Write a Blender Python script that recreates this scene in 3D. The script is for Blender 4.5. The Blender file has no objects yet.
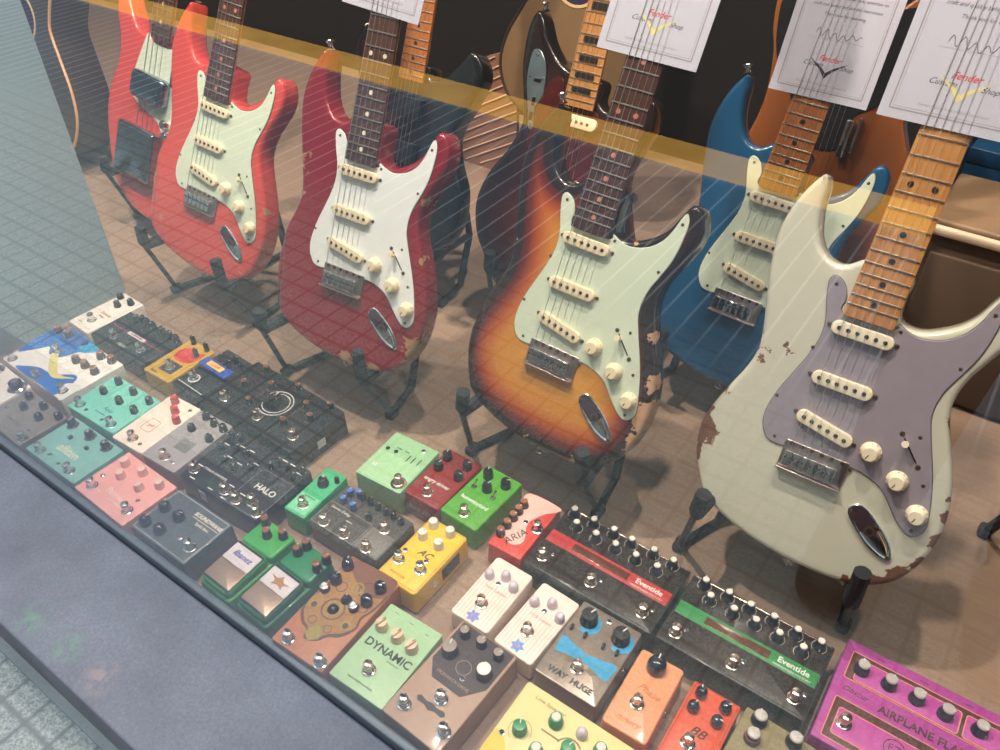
import bpy, bmesh, math, random
from mathutils import Vector, Matrix
from mathutils.geometry import delaunay_2d_cdt

SC = bpy.context.scene
COL = SC.collection
random.seed(7)

# ------------------------------------------------------------------ camera
CAM_R = Matrix(((0.815828, 0.578292, -0.001561), (-0.37127, 0.525838, 0.76528), (-0.443376, 0.623757, -0.643696)))
cam_d = bpy.data.cameras.new('camera')
cam_d.sensor_width = 36.0
cam_d.lens = 36.0 * 799.45 / 1000.0
cam_d.clip_start = 0.02
cam = bpy.data.objects.new('camera', cam_d)
COL.objects.link(cam)
r0, u0, f0 = CAM_R
m = Matrix((r0, u0, -f0)).transposed().to_4x4()
m.translation = Vector((0, 0, 0.95))
cam.matrix_world = m
SC.camera = cam

# ------------------------------------------------------------------ world, lights, exposure
SC.view_settings.view_transform = 'Standard'
SC.view_settings.look = 'None'
SC.view_settings.exposure = 0.0
SC.view_settings.gamma = 1.0
SC.view_settings.use_curve_mapping = False

SKY = 2.7
w = bpy.data.worlds.new('overcast_sky')
SC.world = w
w.use_nodes = True
bg = w.node_tree.nodes['Background']
bg.inputs['Color'].default_value = (0.80, 0.91, 1.0, 1)
bg.inputs['Strength'].default_value = SKY

def area(name, loc, size, power, color, rot=(0, 0, 0)):
    d = bpy.data.lights.new(name, 'AREA')
    d.shape = 'DISK'
    d.size = size
    d.energy = power
    d.color = color
    o = bpy.data.objects.new(name, d)
    o.location = loc
    o.rotation_euler = rot
    COL.objects.link(o)
    return o

# late sun over the shop's own roof: it only reaches the street beyond the building's shadow (the kerb)
sun_d = bpy.data.lights.new('sun', 'SUN')
sun_d.energy = 7.0
sun_d.angle = 0.01
sun_d.color = (1.0, 0.93, 0.80)
sun_o = bpy.data.objects.new('sun', sun_d)
sun_o.rotation_euler = (math.radians(-27.0), 0, 0)
COL.objects.link(sun_o)

WARM = (1.0, 0.86, 0.70)
for lx, ly, pw in ((-2.0, 0.62, 68.0), (-1.05, 0.52, 74.0), (-0.36, 0.95, 52.0), (0.45, 0.95, 24.0)):
    area('ceiling_spot', (lx, ly, 2.40), 0.08, pw, WARM)
area('shop_lamp', (-0.7, 1.9, 2.40), 0.4, 1.5, (1.0, 0.62, 0.40))

# ------------------------------------------------------------------ materials
def lin(v):
    v /= 255.0
    return v / 12.92 if v <= 0.04045 else ((v + 0.055) / 1.055) ** 2.4
def rgb(r, g, b):
    return (lin(r), lin(g), lin(b), 1.0)

MATS = {}
def mat(name, col, rough=0.4, metal=0.0, var=0.0, scale=60.0, bump=0.0, coat=0.0, spec=0.5, trans=0.0, emit=None):
    if name in MATS:
        return MATS[name]
    M = bpy.data.materials.new(name)
    M.use_nodes = True
    nt = M.node_tree
    b = nt.nodes['Principled BSDF']
    b.inputs['Base Color'].default_value = col
    b.inputs['Roughness'].default_value = rough
    b.inputs['Metallic'].default_value = metal
    b.inputs['Specular IOR Level'].default_value = spec
    b.inputs['Coat Weight'].default_value = coat
    b.inputs['Coat Roughness'].default_value = 0.08
    if trans: b.inputs['Transmission Weight'].default_value = trans
    if emit:
        b.inputs['Emission Color'].default_value = col
        b.inputs['Emission Strength'].default_value = emit
    tc = nt.nodes.new('ShaderNodeTexCoord')
    n = nt.nodes.new('ShaderNodeTexNoise')
    n.inputs['Scale'].default_value = scale
    n.inputs['Detail'].default_value = 5
    nt.links.new(tc.outputs['Object'], n.inputs['Vector'])
    if var > 0:
        mx = nt.nodes.new('ShaderNodeMix'); mx.data_type = 'RGBA'
        mx.inputs[6].default_value = tuple(c * (1 - var) for c in col[:3]) + (1,)
        mx.inputs[7].default_value = tuple(min(1, c * (1 + var)) for c in col[:3]) + (1,)
        nt.links.new(n.outputs['Fac'], mx.inputs[0])
        nt.links.new(mx.outputs[2], b.inputs['Base Color'])
    rr = nt.nodes.new('ShaderNodeMapRange')
    rr.inputs['To Min'].default_value = max(0.02, rough - 0.06)
    rr.inputs['To Max'].default_value = rough + 0.06
    nt.links.new(n.outputs['Fac'], rr.inputs['Value'])
    nt.links.new(rr.outputs['Result'], b.inputs['Roughness'])
    if bump > 0:
        bp = nt.nodes.new('ShaderNodeBump')
        bp.inputs['Strength'].default_value = bump
        bp.inputs['Distance'].default_value = 0.002
        nt.links.new(n.outputs['Fac'], bp.inputs['Height'])
        nt.links.new(bp.outputs['Normal'], b.inputs['Normal'])
    MATS[name] = M
    return M

def nodes_of(name):
    M = bpy.data.materials.new(name)
    M.use_nodes = True
    nt = M.node_tree
    return M, nt, nt.nodes['Principled BSDF']

class NB:
    """small node-building helper"""
    def __init__(s, nt): s.nt = nt
    def new(s, t, **kw):
        n = s.nt.nodes.new(t)
        for k, v in kw.items(): setattr(n, k, v)
        return n
    def put(s, sock, v):
        if hasattr(v, 'is_output') or isinstance(v, bpy.types.NodeSocket): s.nt.links.new(v, sock)
        else: sock.default_value = v
    def math(s, op, a, b=None, clamp=False):
        n = s.new('ShaderNodeMath', operation=op); n.use_clamp = clamp
        s.put(n.inputs[0], a)
        if b is not None: s.put(n.inputs[1], b)
        return n.outputs[0]
    def mix(s, f, a, b):
        n = s.new('ShaderNodeMix', data_type='RGBA')
        s.put(n.inputs[0], f); s.put(n.inputs[6], a); s.put(n.inputs[7], b)
        return n.outputs[2]
    def rng(s, v, a, b, c=0.0, d=1.0):
        n = s.new('ShaderNodeMapRange')
        s.put(n.inputs[0], v); n.inputs[1].default_value = a; n.inputs[2].default_value = b
        n.inputs[3].default_value = c; n.inputs[4].default_value = d
        return n.outputs[0]
    def noise(s, vec, scale, detail=5, rough=0.6):
        n = s.new('ShaderNodeTexNoise')
        n.inputs['Scale'].default_value = scale; n.inputs['Detail'].default_value = detail
        n.inputs['Roughness'].default_value = rough
        if vec is not None: s.put(n.inputs['Vector'], vec)
        return n.outputs['Fac']
    def mapping(s, vec, scale=(1, 1, 1), rot=(0, 0, 0), loc=(0, 0, 0)):
        n = s.new('ShaderNodeMapping'); s.put(n.inputs[0], vec)
        n.inputs['Scale'].default_value = scale; n.inputs['Rotation'].default_value = rot; n.inputs['Location'].default_value = loc
        return n.outputs[0]
    def coord(s, which='Object'): return s.new('ShaderNodeTexCoord').outputs[which]

# glass: a clear, slightly reflective coated shop pane
def glass_mat():
    M = bpy.data.materials.new('shop_glass')
    M.use_nodes = True
    nt = M.node_tree
    for n in list(nt.nodes): nt.nodes.remove(n)
    N = NB(nt)
    out = N.new('ShaderNodeOutputMaterial')
    tr = N.new('ShaderNodeBsdfTransparent'); tr.inputs[0].default_value = (0.76, 0.775, 0.775, 1)
    gl = N.new('ShaderNodeBsdfGlossy'); gl.inputs['Roughness'].default_value = 0.0
    gl.inputs['Color'].default_value = (0.90, 0.97, 1.0, 1)
    geo = N.new('ShaderNodeNewGeometry')
    dt = N.new('ShaderNodeVectorMath', operation='DOT_PRODUCT')
    nt.links.new(geo.outputs['Normal'], dt.inputs[0]); nt.links.new(geo.outputs['Incoming'], dt.inputs[1])
    c = N.math('ABSOLUTE', dt.outputs['Value'])
    s5 = N.math('POWER', N.math('SUBTRACT', 1.0, c), 5.0)
    F1 = N.math('ADD', 0.056, N.math('MULTIPLY', s5, 0.944))
    F = N.math('DIVIDE', N.math('MULTIPLY', F1, 2.0), N.math('ADD', F1, 1.0))   # both faces of the pane
    F = N.math('MULTIPLY', F, N.math('SUBTRACT', 1.0, geo.outputs['Backfacing']))
    mx = N.new('ShaderNodeMixShader')
    nt.links.new(F, mx.inputs[0]); nt.links.new(tr.outputs[0], mx.inputs[1]); nt.links.new(gl.outputs[0], mx.inputs[2])
    nt.links.new(mx.outputs[0], out.inputs[0])
    return M

def floor_mat():
    M, nt, b = nodes_of('laminate_floor'); N = NB(nt)
    p = N.coord()
    g = N.noise(N.mapping(p, (14, 160, 14)), 1.0, 6)
    big = N.noise(p, 3.0, 3)
    c = N.mix(g, rgb(118, 92, 76), rgb(170, 140, 118))
    c = N.mix(N.math('MULTIPLY', big, 0.6), c, rgb(146, 124, 110))
    nt.links.new(c, b.inputs['Base Color'])
    b.inputs['Roughness'].default_value = 0.55
    bp = N.new('ShaderNodeBump'); bp.inputs['Strength'].default_value = 0.15; bp.inputs['Distance'].default_value = 0.001
    nt.links.new(g, bp.inputs['Height']); nt.links.new(bp.outputs[0], b.inputs['Normal'])
    return M

def tile_mat():
    """grey hydraulic pavement cut into small squares; joints dark near the wall, painted pale further out as if catching light"""
    M, nt, b = nodes_of('pavement_tiles'); N = NB(nt)
    p = N.coord()
    sp = N.new('ShaderNodeSeparateXYZ'); nt.links.new(p, sp.inputs[0])
    P = 0.0545
    def joint(s, wdt, soft=0.35):
        f = N.math('FRACT', N.math('DIVIDE', s, P))
        d = N.math('ABSOLUTE', N.math('SUBTRACT', f, 0.5))
        return N.rng(d, 0.5 - wdt, 0.5 - wdt * soft)
    jx = joint(sp.outputs[0], 0.085, 0.25)      # joints running away from the window
    jy = joint(sp.outputs[1], 0.12, 0.2)      # joints running along the window
    sp2 = N.noise(p, 260, 2, 0.7)
    st = N.noise(p, 6, 4)
    base = N.mix(N.rng(sp2, 0.34, 0.66), rgb(106, 114, 118), rgb(176, 182, 180))
    base = N.mix(N.math('MULTIPLY', st, 0.5), base, rgb(134, 145, 150))
    dark = rgb(108, 115, 118)
    pale = rgb(194, 201, 205)  # pale colour standing in for light glinting in the joints
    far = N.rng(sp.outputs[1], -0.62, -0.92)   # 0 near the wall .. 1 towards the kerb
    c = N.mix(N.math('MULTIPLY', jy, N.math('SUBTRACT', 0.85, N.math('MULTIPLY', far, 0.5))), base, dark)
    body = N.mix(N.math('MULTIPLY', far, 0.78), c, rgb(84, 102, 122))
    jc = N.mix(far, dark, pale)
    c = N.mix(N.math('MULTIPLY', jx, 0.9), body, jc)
    nt.links.new(c, b.inputs['Base Color'])
    b.inputs['Roughness'].default_value = 0.6
    return M

def stone_mat(name, a, bcol, scale=220, bump=0.3, rough=0.75, big=0.5, stains=()):
    M, nt, b = nodes_of(name); N = NB(nt)
    p = N.coord()
    f = N.noise(p, scale, 3, 0.75); g = N.noise(p, 7, 5)
    c = N.mix(f, a, bcol)
    c = N.mix(N.math('MULTIPLY', N.rng(g, 0.35, 0.7), big), c, tuple(x * 0.72 for x in a[:3]) + (1,))
    for (x, y, r, col) in stains:      # chalky smears on the stone
        d = N.new('ShaderNodeVectorMath', operation='DISTANCE'); nt.links.new(p, d.inputs[0]); d.inputs[1].default_value = (x, y, 0.018)
        k = N.math('MULTIPLY', N.rng(d.outputs['Value'], r, r * 0.2), N.rng(N.noise(p, 70, 4), 0.42, 0.62))
        c = N.mix(N.math('MULTIPLY', k, 0.6), c, col)
    nt.links.new(c, b.inputs['Base Color'])
    b.inputs['Roughness'].default_value = rough
    bp = N.new('ShaderNodeBump'); bp.inputs['Strength'].default_value = bump; bp.inputs['Distance'].default_value = 0.001
    nt.links.new(f, bp.inputs['Height']); nt.links.new(bp.outputs[0], b.inputs['Normal'])
    return M

def wood_mat(name, a, bcol, axis=1, scale=1.0, rough=0.4, coat=0.0):
    if name in MATS: return MATS[name]
    M, nt, b = nodes_of(name); N = NB(nt)
    p = N.coord()
    s = [220 * scale] * 3; s[axis] = 9 * scale
    f = N.noise(N.mapping(p, tuple(s)), 1.0, 4)
    g = N.noise(p, 14, 3)
    c = N.mix(N.rng(f, 0.3, 0.7), a, bcol)
    c = N.mix(N.math('MULTIPLY', g, 0.35), c, tuple(x * 0.75 for x in a[:3]) + (1,))
    nt.links.new(c, b.inputs['Base Color'])
    b.inputs['Roughness'].default_value = rough
    b.inputs['Coat Weight'].default_value = coat
    MATS[name] = M
    return M

def paint_mat(name, col, under, spots, burst=None, chips=0.5, coat=0.6, seed=0.0, col2=None, edgewear=0.0):
    """guitar lacquer; worn through to `under` in patches of their own shape (mm positions on the body)"""
    M, nt, b = nodes_of(name); N = NB(nt)
    p = N.coord()
    at = N.new('ShaderNodeAttribute'); at.attribute_name = 'edge'
    e = at.outputs['Fac']
    if burst:
        cr = N.new('ShaderNodeValToRGB')
        el = cr.color_ramp.elements
        el[0].position = burst[0][0]; el[0].color = burst[0][1]
        el[1].position = burst[-1][0]; el[1].color = burst[-1][1]
        for pos, cc in burst[1:-1]:
            q = el.new(pos); q.color = cc
        nt.links.new(N.rng(e, 0.0, 0.1), cr.inputs[0])
        gr = N.noise(N.mapping(p, (120, 10, 120)), 1.0, 4)
        base = N.mix(N.math('MULTIPLY', gr, 0.3), cr.outputs[0], N.mix(0.55, cr.outputs[0], (0.10, 0.04, 0.01, 1)))
    else:
        base = N.mix(N.math('MULTIPLY', N.noise(p, 9, 4), 0.6), col, col2 or tuple(x * 0.82 for x in col[:3]) + (1,))
    mask = None
    flat = N.new('ShaderNodeVectorMath', operation='MULTIPLY')
    nt.links.new(p, flat.inputs[0]); flat.inputs[1].default_value = (1, 1, 0.3)
    for (x, y, r, a) in spots:
        d = N.new('ShaderNodeVectorMath', operation='DISTANCE')
        nt.links.new(flat.outputs[0], d.inputs[0]); d.inputs[1].default_value = (x / 1000, y / 1000, 0)
        v = N.rng(d.outputs['Value'], r / 1000, r / 4500, 0.0, a * 1.15)
        mask = v if mask is None else N.math('MAXIMUM', mask, v)
    nz = N.rng(N.noise(N.mapping(p, (1, 1, 1), loc=(seed, seed * 2, 0)), 75, 8, 0.62), 0.3, 0.7)
    if mask is not None:
        ew = N.rng(e, 0.014, 0.0, 0.0, edgewear)
        t = N.math('ADD', N.math('ADD', mask, N.math('MULTIPLY', nz, chips)), ew)
        k = N.rng(t, 0.60, 0.635)
        und = N.mix(N.noise(N.mapping(p, (60, 8, 60)), 1.0, 3), tuple(x * 0.6 for x in under[:3]) + (1,), under)
        base2 = N.mix(k, base, und)
        rg = N.rng(k, 0, 1, 0.22, 0.7)
        nt.links.new(rg, b.inputs['Roughness'])
        cw = N.math('MULTIPLY', N.math('SUBTRACT', 1.0, k), coat)
        nt.links.new(cw, b.inputs['Coat Weight'])
        nt.links.new(base2, b.inputs['Base Color'])
    else:
        nt.links.new(base, b.inputs['Base Color'])
        b.inputs['Roughness'].default_value = 0.25
        b.inputs['Coat Weight'].default_value = coat
    b.inputs['Coat Roughness'].default_value = 0.06
    return M

# ------------------------------------------------------------------ mesh building
class MB:
    def __init__(s):
        s.v = []; s.f = []; s.mi = []
    def add(s, vs, fs, mi=0, M=None):
        o = len(s.v)
        s.v += [tuple(M @ Vector(q)) if M is not None else tuple(q) for q in vs]
        s.f += [tuple(i + o for i in f) for f in fs]
        s.mi += [mi] * len(fs)
        return s
    def loops(s, rings, mi=0, cap0=True, cap1=True, M=None, closed=True):
        n = len(rings[0]); vs = [q for r in rings for q in r]; fs = []
        for k in range(len(rings) - 1):
            for i in range(n if closed else n - 1):
                j = (i + 1) % n
                fs.append((k * n + i, k * n + j, (k + 1) * n + j, (k + 1) * n + i))
        if cap0: fs.append(tuple(reversed(range(n))))
        if cap1: fs.append(tuple((len(rings) - 1) * n + i for i in range(n)))
        return s.add(vs, fs, mi, M)
    def lathe(s, prof, seg=20, mi=0, M=None):
        """prof: (r, z) from bottom to top"""
        rings = []
        for r, z in prof:
            rings.append([(r * math.cos(2 * math.pi * i / seg), r * math.sin(2 * math.pi * i / seg), z) for i in range(seg)])
        return s.loops(rings, mi, True, True, M)
    def box(s, c, size, mi=0, bev=0.0, M=None):
        x, y, z = (q / 2 for q in size)
        if bev <= 0:
            vs = [(c[0] + a * x, c[1] + b_ * y, c[2] + d * z) for d in (-1, 1) for a, b_ in ((-1, -1), (1, -1), (1, 1), (-1, 1))]
            return s.add(vs, [(3, 2, 1, 0), (4, 5, 6, 7), (0, 1, 5, 4), (1, 2, 6, 5), (2, 3, 7, 6), (3, 0, 4, 7)], mi, M)
        return s.rbox(c, size, bev, bev, mi, M)
    def rbox(s, c, size, rc, rb, mi=0, M=None, taper=0.0, bot=True, seg=4):
        """rounded-corner block centred at c, vertical corners rc, top (and bottom) edge radius rb"""
        x, y, z = (q / 2 for q in size)
        rb = min(rb, z * 0.99); rc = min(rc, min(x, y) * 0.98)
        def ring(ins, zz, ex=0.0):
            r = max(rc - ins, 0.0002); out = []
            for cx, cy, a0 in ((1, 1, 0), (-1, 1, 90), (-1, -1, 180), (1, -1, 270)):
                for k in range(seg + 1):
                    a = math.radians(a0 + 90 * k / seg)
                    hx = x + ex - ins - r; hy = y + ex - ins - r
                    out.append((c[0] + cx * hx + r * math.cos(a), c[1] + cy * hy + r * math.sin(a), c[2] + zz))
            return out
        R = []
        if bot:
            for k in range(0, 3):
                a = math.pi / 2 * k / 2
                R.append(ring(rb * (1 - math.sin(a)), -z + rb * (1 - math.cos(a)), taper))
        else: R.append(ring(0, -z, taper))
        for k in range(0, 4):
            a = math.pi / 2 * k / 3
            R.append(ring(rb * (1 - math.cos(a)), z - rb + rb * math.sin(a), 0))
        return s.loops(R, mi, True, True, M)
    def tube(s, pts, r, seg=8, mi=0, M=None, radii=None):
        P = [Vector(q) for q in pts]; rings = []
        up = None
        for i, q in enumerate(P):
            if i == 0: t = P[1] - P[0]
            elif i == len(P) - 1: t = P[-1] - P[-2]
            else: t = (P[i + 1] - P[i]).normalized() + (P[i] - P[i - 1]).normalized()
            t.normalize()
            if up is None:
                up = Vector((0, 0, 1)) if abs(t.z) < 0.9 else Vector((1, 0, 0))
            a = t.cross(up).normalized(); b_ = a.cross(t).normalized(); up = b_
            rr = radii[i] if radii else r
            rings.append([tuple(q + a * rr * math.cos(2 * math.pi * k / seg) + b_ * rr * math.sin(2 * math.pi * k / seg)) for k in range(seg)])
        return s.loops(rings, mi, True, True, M)
    def prism(s, pts, z0, z1, mi=0, M=None, bev=0.0):
        rings = []
        if bev > 0:
            n = inward(pts)
            ins = [(p[0] + q[0] * bev, p[1] + q[1] * bev) for p, q in zip(pts, n)]
            rings = [[(p[0], p[1], z0) for p in pts], [(p[0], p[1], z1 - bev) for p in pts], [(p[0], p[1], z1) for p in ins]]
        else:
            rings = [[(p[0], p[1], z0) for p in pts], [(p[0], p[1], z1) for p in pts]]
        return s.loops(rings, mi, True, True, M)
    def mesh(s, name, mats, smooth=35):
        me = bpy.data.meshes.new(name)
        me.from_pydata(s.v, [], s.f)
        for q in mats: me.materials.append(q)
        me.polygons.foreach_set('material_index', s.mi)
        if smooth:
            me.polygons.foreach_set('use_smooth', [True] * len(me.polygons))
            me.update()
            me.set_sharp_from_angle(angle=math.radians(smooth))
        me.update()
        return me
    def build(s, name, mats, parent=None, smooth=35):
        if not isinstance(mats, (list, tuple)): mats = [mats]
        return link(name, s.mesh(name, mats, smooth), parent)

def link(name, me, parent=None):
    o = bpy.data.objects.new(name, me)
    COL.objects.link(o)
    if parent is not None: o.parent = parent
    return o

def empty(name, loc=(0, 0, 0), rotz=0.0, matrix=None):
    o = bpy.data.objects.new(name, None)
    o.empty_display_size = 0.05
    if matrix is not None: o.matrix_world = matrix
    else:
        o.location = loc; o.rotation_euler = (0, 0, rotz)
    COL.objects.link(o)
    return o

def tag(o, label, cat, group=None):
    o['label'] = label; o['category'] = cat
    if group: o['group'] = group
    return o

def struct(name, mb, m_, smooth=0):
    o = mb.build(name, m_, None, smooth)
    o['kind'] = 'structure'
    return o

def ccw(pts):
    a = sum(pts[i][0] * pts[(i + 1) % len(pts)][1] - pts[(i + 1) % len(pts)][0] * pts[i][1] for i in range(len(pts)))
    return pts if a > 0 else list(reversed(pts))

def inward(pts):
    n = len(pts); out = []
    for i in range(n):
        a = pts[i - 1]; b_ = pts[(i + 1) % n]
        t = Vector((b_[0] - a[0], b_[1] - a[1]))
        if t.length < 1e-9: out.append((0, 0)); continue
        t.normalize(); out.append((-t.y, t.x))
    return out

def spline(pts, per=6, closed=True):
    P = [Vector(p[:2]) for p in pts]; n = len(P); out = []
    rng_ = range(n) if closed else range(n - 1)
    for i in rng_:
        if closed: p0, p1, p2, p3 = P[i - 1], P[i], P[(i + 1) % n], P[(i + 2) % n]
        else: p0, p1, p2, p3 = P[max(i - 1, 0)], P[i], P[i + 1], P[min(i + 2, n - 1)]
        for k in range(per):
            t = k / per
            q = 0.5 * ((2 * p1) + (p2 - p0) * t + (2 * p0 - 5 * p1 + 4 * p2 - p3) * t * t + (3 * p1 - p0 - 3 * p2 + p3) * t ** 3)
            out.append((q.x, q.y))
    if not closed: out.append(tuple(P[-1]))
    return out

def resample(pts, step, closed=True):
    P = [Vector(p) for p in pts]
    if closed: P.append(P[0])
    L = [0]
    for i in range(1, len(P)): L.append(L[-1] + (P[i] - P[i - 1]).length)
    n = max(8, int(L[-1] / step)); out = []; j = 0
    for k in range(n if closed else n + 1):
        d = L[-1] * k / n
        while j < len(L) - 2 and L[j + 1] < d: j += 1
        t = (d - L[j]) / max(L[j + 1] - L[j], 1e-9)
        q = P[j].lerp(P[j + 1], min(t, 1)); out.append((q.x, q.y))
    return out

def inside(p, poly):
    x, y = p; r = False; n = len(poly); j = n - 1
    for i in range(n):
        if (poly[i][1] > y) != (poly[j][1] > y) and x < (poly[j][0] - poly[i][0]) * (y - poly[i][1]) / (poly[j][1] - poly[i][1]) + poly[i][0]: r = not r
        j = i
    return r

TXT = {}
def text_mesh(s, size, shear=0.0, fat=0.0, depth=0.0002, spacing=1.0, sx=1.0):
    key = (s, size, shear, fat, depth, spacing, sx)
    if key in TXT: return TXT[key]
    cu = bpy.data.curves.new('lettering', 'FONT')
    cu.body = s; cu.size = size; cu.shear = shear; cu.offset = fat * size * 0.8
    cu.extrude = depth; cu.align_x = 'CENTER'; cu.align_y = 'CENTER'; cu.resolution_u = 3
    cu.space_character = spacing
    o = bpy.data.objects.new('lettering_tmp', cu)
    COL.objects.link(o)
    dg = bpy.context.evaluated_depsgraph_get()
    me = bpy.data.meshes.new_from_object(o.evaluated_get(dg))
    bpy.data.objects.remove(o); bpy.data.curves.remove(cu)
    if sx != 1.0:
        for v in me.vertices: v.co.x *= sx
    TXT[key] = me
    return me

def letter(parent, s, loc, size, m_, rot=0.0, name='lettering', **kw):
    me = text_mesh(s, size, **kw).copy()
    me.materials.clear(); me.materials.append(m_)
    o = link(name, me, parent)
    o.location = loc; o.rotation_euler = (0, 0, rot)
    return o

# ================================================================== SETTING
GY = 0.285         # plane of the shop window
PV = -0.09         # pavement level
mb = MB().box((-0.9, 1.55, -0.02), (6.2, 2.52, 0.04))
struct('floor', mb, floor_mat())
mb = MB().box((-1.56, 0.49, 1.25), (0.20, 0.40, 2.50))
struct('wall_left', mb, stone_mat('partition_paint', rgb(144, 168, 180), rgb(152, 176, 187), 40, 0.02, 0.6, 0.2))
dark_wall = wood_mat('dark_shop_wall', rgb(10, 2, 2), rgb(20, 5, 4), 2, 0.2, 0.9)
struct('wall_back', MB().box((-0.9, 1.99, 1.25), (6.2, 0.08, 2.5)), dark_wall)
struct('wall_side', MB().box((-4.04, 1.55, 1.25), (0.08, 2.52, 2.5)), dark_wall)
struct('wall_right', MB().box((2.24, 1.55, 1.25), (0.08, 2.52, 2.5)), dark_wall)
struct('ceiling', MB().box((-0.9, 1.55, 2.54), (6.2, 2.52, 0.06)), mat('ceiling_paint', rgb(70, 62, 58), 0.9))
struct('wall_facade', MB().box((-0.9, 0.285, 2.9), (6.4, 0.06, 0.9)), mat('facade_stone', rgb(120, 118, 115), 0.9))
gm = glass_mat()
struct('window_1', MB().box((-0.9, GY, 1.23), (6.2, 0.006, 2.44)), gm)
fr = mat('dark_metal_frame', rgb(92, 104, 116), 0.45, 0.3, var=0.1, scale=30)
struct('trim_1', MB().rbox((-0.9, 0.28675, 0.0165), (6.2, 0.0115, 0.035), 0.0005, 0.003), fr)
# sill in front of the pane, its face, pavement, kerb, road
struct('sill', MB().rbox((-0.9, 0.1925, -0.036), (6.4, 0.176, 0.108), 0.001, 0.004),
       stone_mat('sill_stone', rgb(96, 100, 116), rgb(146, 150, 166), 260, 0.45, 0.8, 0.55, stains=((-0.857, 0.136, 0.032, rgb(110, 160, 130)), (-0.781, 0.136, 0.028, rgb(110, 160, 130)), (-0.71, 0.135, 0.03, rgb(176, 150, 146)))))
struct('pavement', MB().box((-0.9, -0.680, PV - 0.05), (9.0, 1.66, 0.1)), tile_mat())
struct('trim_2', MB().box((-0.9, 0.0985, PV + 0.004), (9.0, 0.012, 0.010)),
       stone_mat('border_stone', rgb(130, 138, 138), rgb(165, 172, 170), 160, 0.2, 0.8))
struct('kerb', MB().rbox((-0.9, -1.597, PV - 0.06), (9.0, 0.175, 0.13), 0.001, 0.01),
       stone_mat('yellow_kerb_paint', rgb(226, 160, 62), rgb(250, 198, 100), 60, 0.2, 0.7, 0.6))
struct('road', MB().box((-0.9, -5.18, PV - 0.15), (14.0, 7.0, 0.1)),
       stone_mat('asphalt', rgb(20, 20, 22), rgb(32, 32, 34), 300, 0.5, 0.9))

struct('wall_opposite', MB().box((-0.9, -9.0, 8.7), (60.0, 0.6, 17.8)), stone_mat('street_facade', rgb(84, 78, 72), rgb(98, 92, 84), 4, 0.05, 0.9))  # unseen facade, added and made tall to hold low sky off the window

# ================================================================== GUITARS
CHROME = mat('chrome', (0.78, 0.78, 0.80, 1), 0.14, 1.0, var=0.12, scale=80)
DARKCHROME = mat('dark_reflection_chrome', (0.30, 0.36, 0.42, 1), 0.22, 1.0, var=0.25, scale=60)  # chrome with its dark bluish reflection put into the base colour
AGED = mat('aged_chrome', (0.56, 0.45, 0.42, 1), 0.30, 1.0, var=0.35, scale=260)
STEEL = mat('string_steel', (0.72, 0.70, 0.66, 1), 0.3, 1.0)
SCREW = mat('screw_head', rgb(112, 92, 80), 0.4, 0.8)
BLACK = mat('black_plastic', rgb(20, 20, 22), 0.32, var=0.2)
RUBBER = mat('black_foam_rubber', rgb(27, 28, 33), 0.85, var=0.25, scale=300, bump=0.2)
PARCH = mat('parchment_plastic', rgb(236, 222, 196), 0.38, var=0.05)
AGEDW = mat('aged_white_plastic', rgb(232, 214, 180), 0.4, var=0.06)
MINTPG = mat('mint_pickguard', rgb(206, 216, 196), 0.32, var=0.04, scale=20, coat=0.2)
WHITEPG = mat('white_pickguard', rgb(232, 234, 234), 0.3, var=0.03, scale=20, coat=0.2)
GREYPG = mat('clear_grey_pickguard', rgb(148, 138, 150), 0.34, var=0.12, scale=60, coat=0.3)
POLE = mat('pole_steel', rgb(100, 94, 92), 0.35, 0.9)
DARKMARK = mat('dark_slot', rgb(24, 18, 16), 0.6)  # plain dark tone for slots, holes and tick marks
MAPLE = wood_mat('maple_neck', rgb(182, 120, 62), rgb(212, 152, 90), 1, 1.0, 0.35, 0.4)
MAPLED = wood_mat('amber_maple_neck', rgb(158, 90, 42), rgb(190, 118, 62), 1, 1.0, 0.35, 0.4)
ROSE = wood_mat('rosewood_board', rgb(62, 36, 30), rgb(92, 56, 46), 1, 1.0, 0.5)
ROSED = wood_mat('dark_rosewood_board', rgb(54, 26, 20), rgb(84, 42, 32), 1, 1.0, 0.5)
FRET = mat('fret_wire', (0.78, 0.74, 0.68, 1), 0.3, 1.0)
INLAYW = mat('clay_dot', rgb(228, 214, 196), 0.4)
INLAYR = mat('reddish_clay_dot', rgb(190, 116, 96), 0.5)
INLAYB = mat('black_dot', rgb(24, 16, 12), 0.5)
PAPER = mat('certificate_paper', rgb(188, 186, 202), 0.8, var=0.02)
INK = mat('black_ink', rgb(52, 48, 58), 0.8)
REDINK = mat('red_ink', rgb(200, 40, 50), 0.7)
GREYINK = mat('grey_ink', rgb(150, 142, 150), 0.8)
GOLDINK = mat('gold_ink', rgb(216, 205, 140), 0.6)

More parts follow.
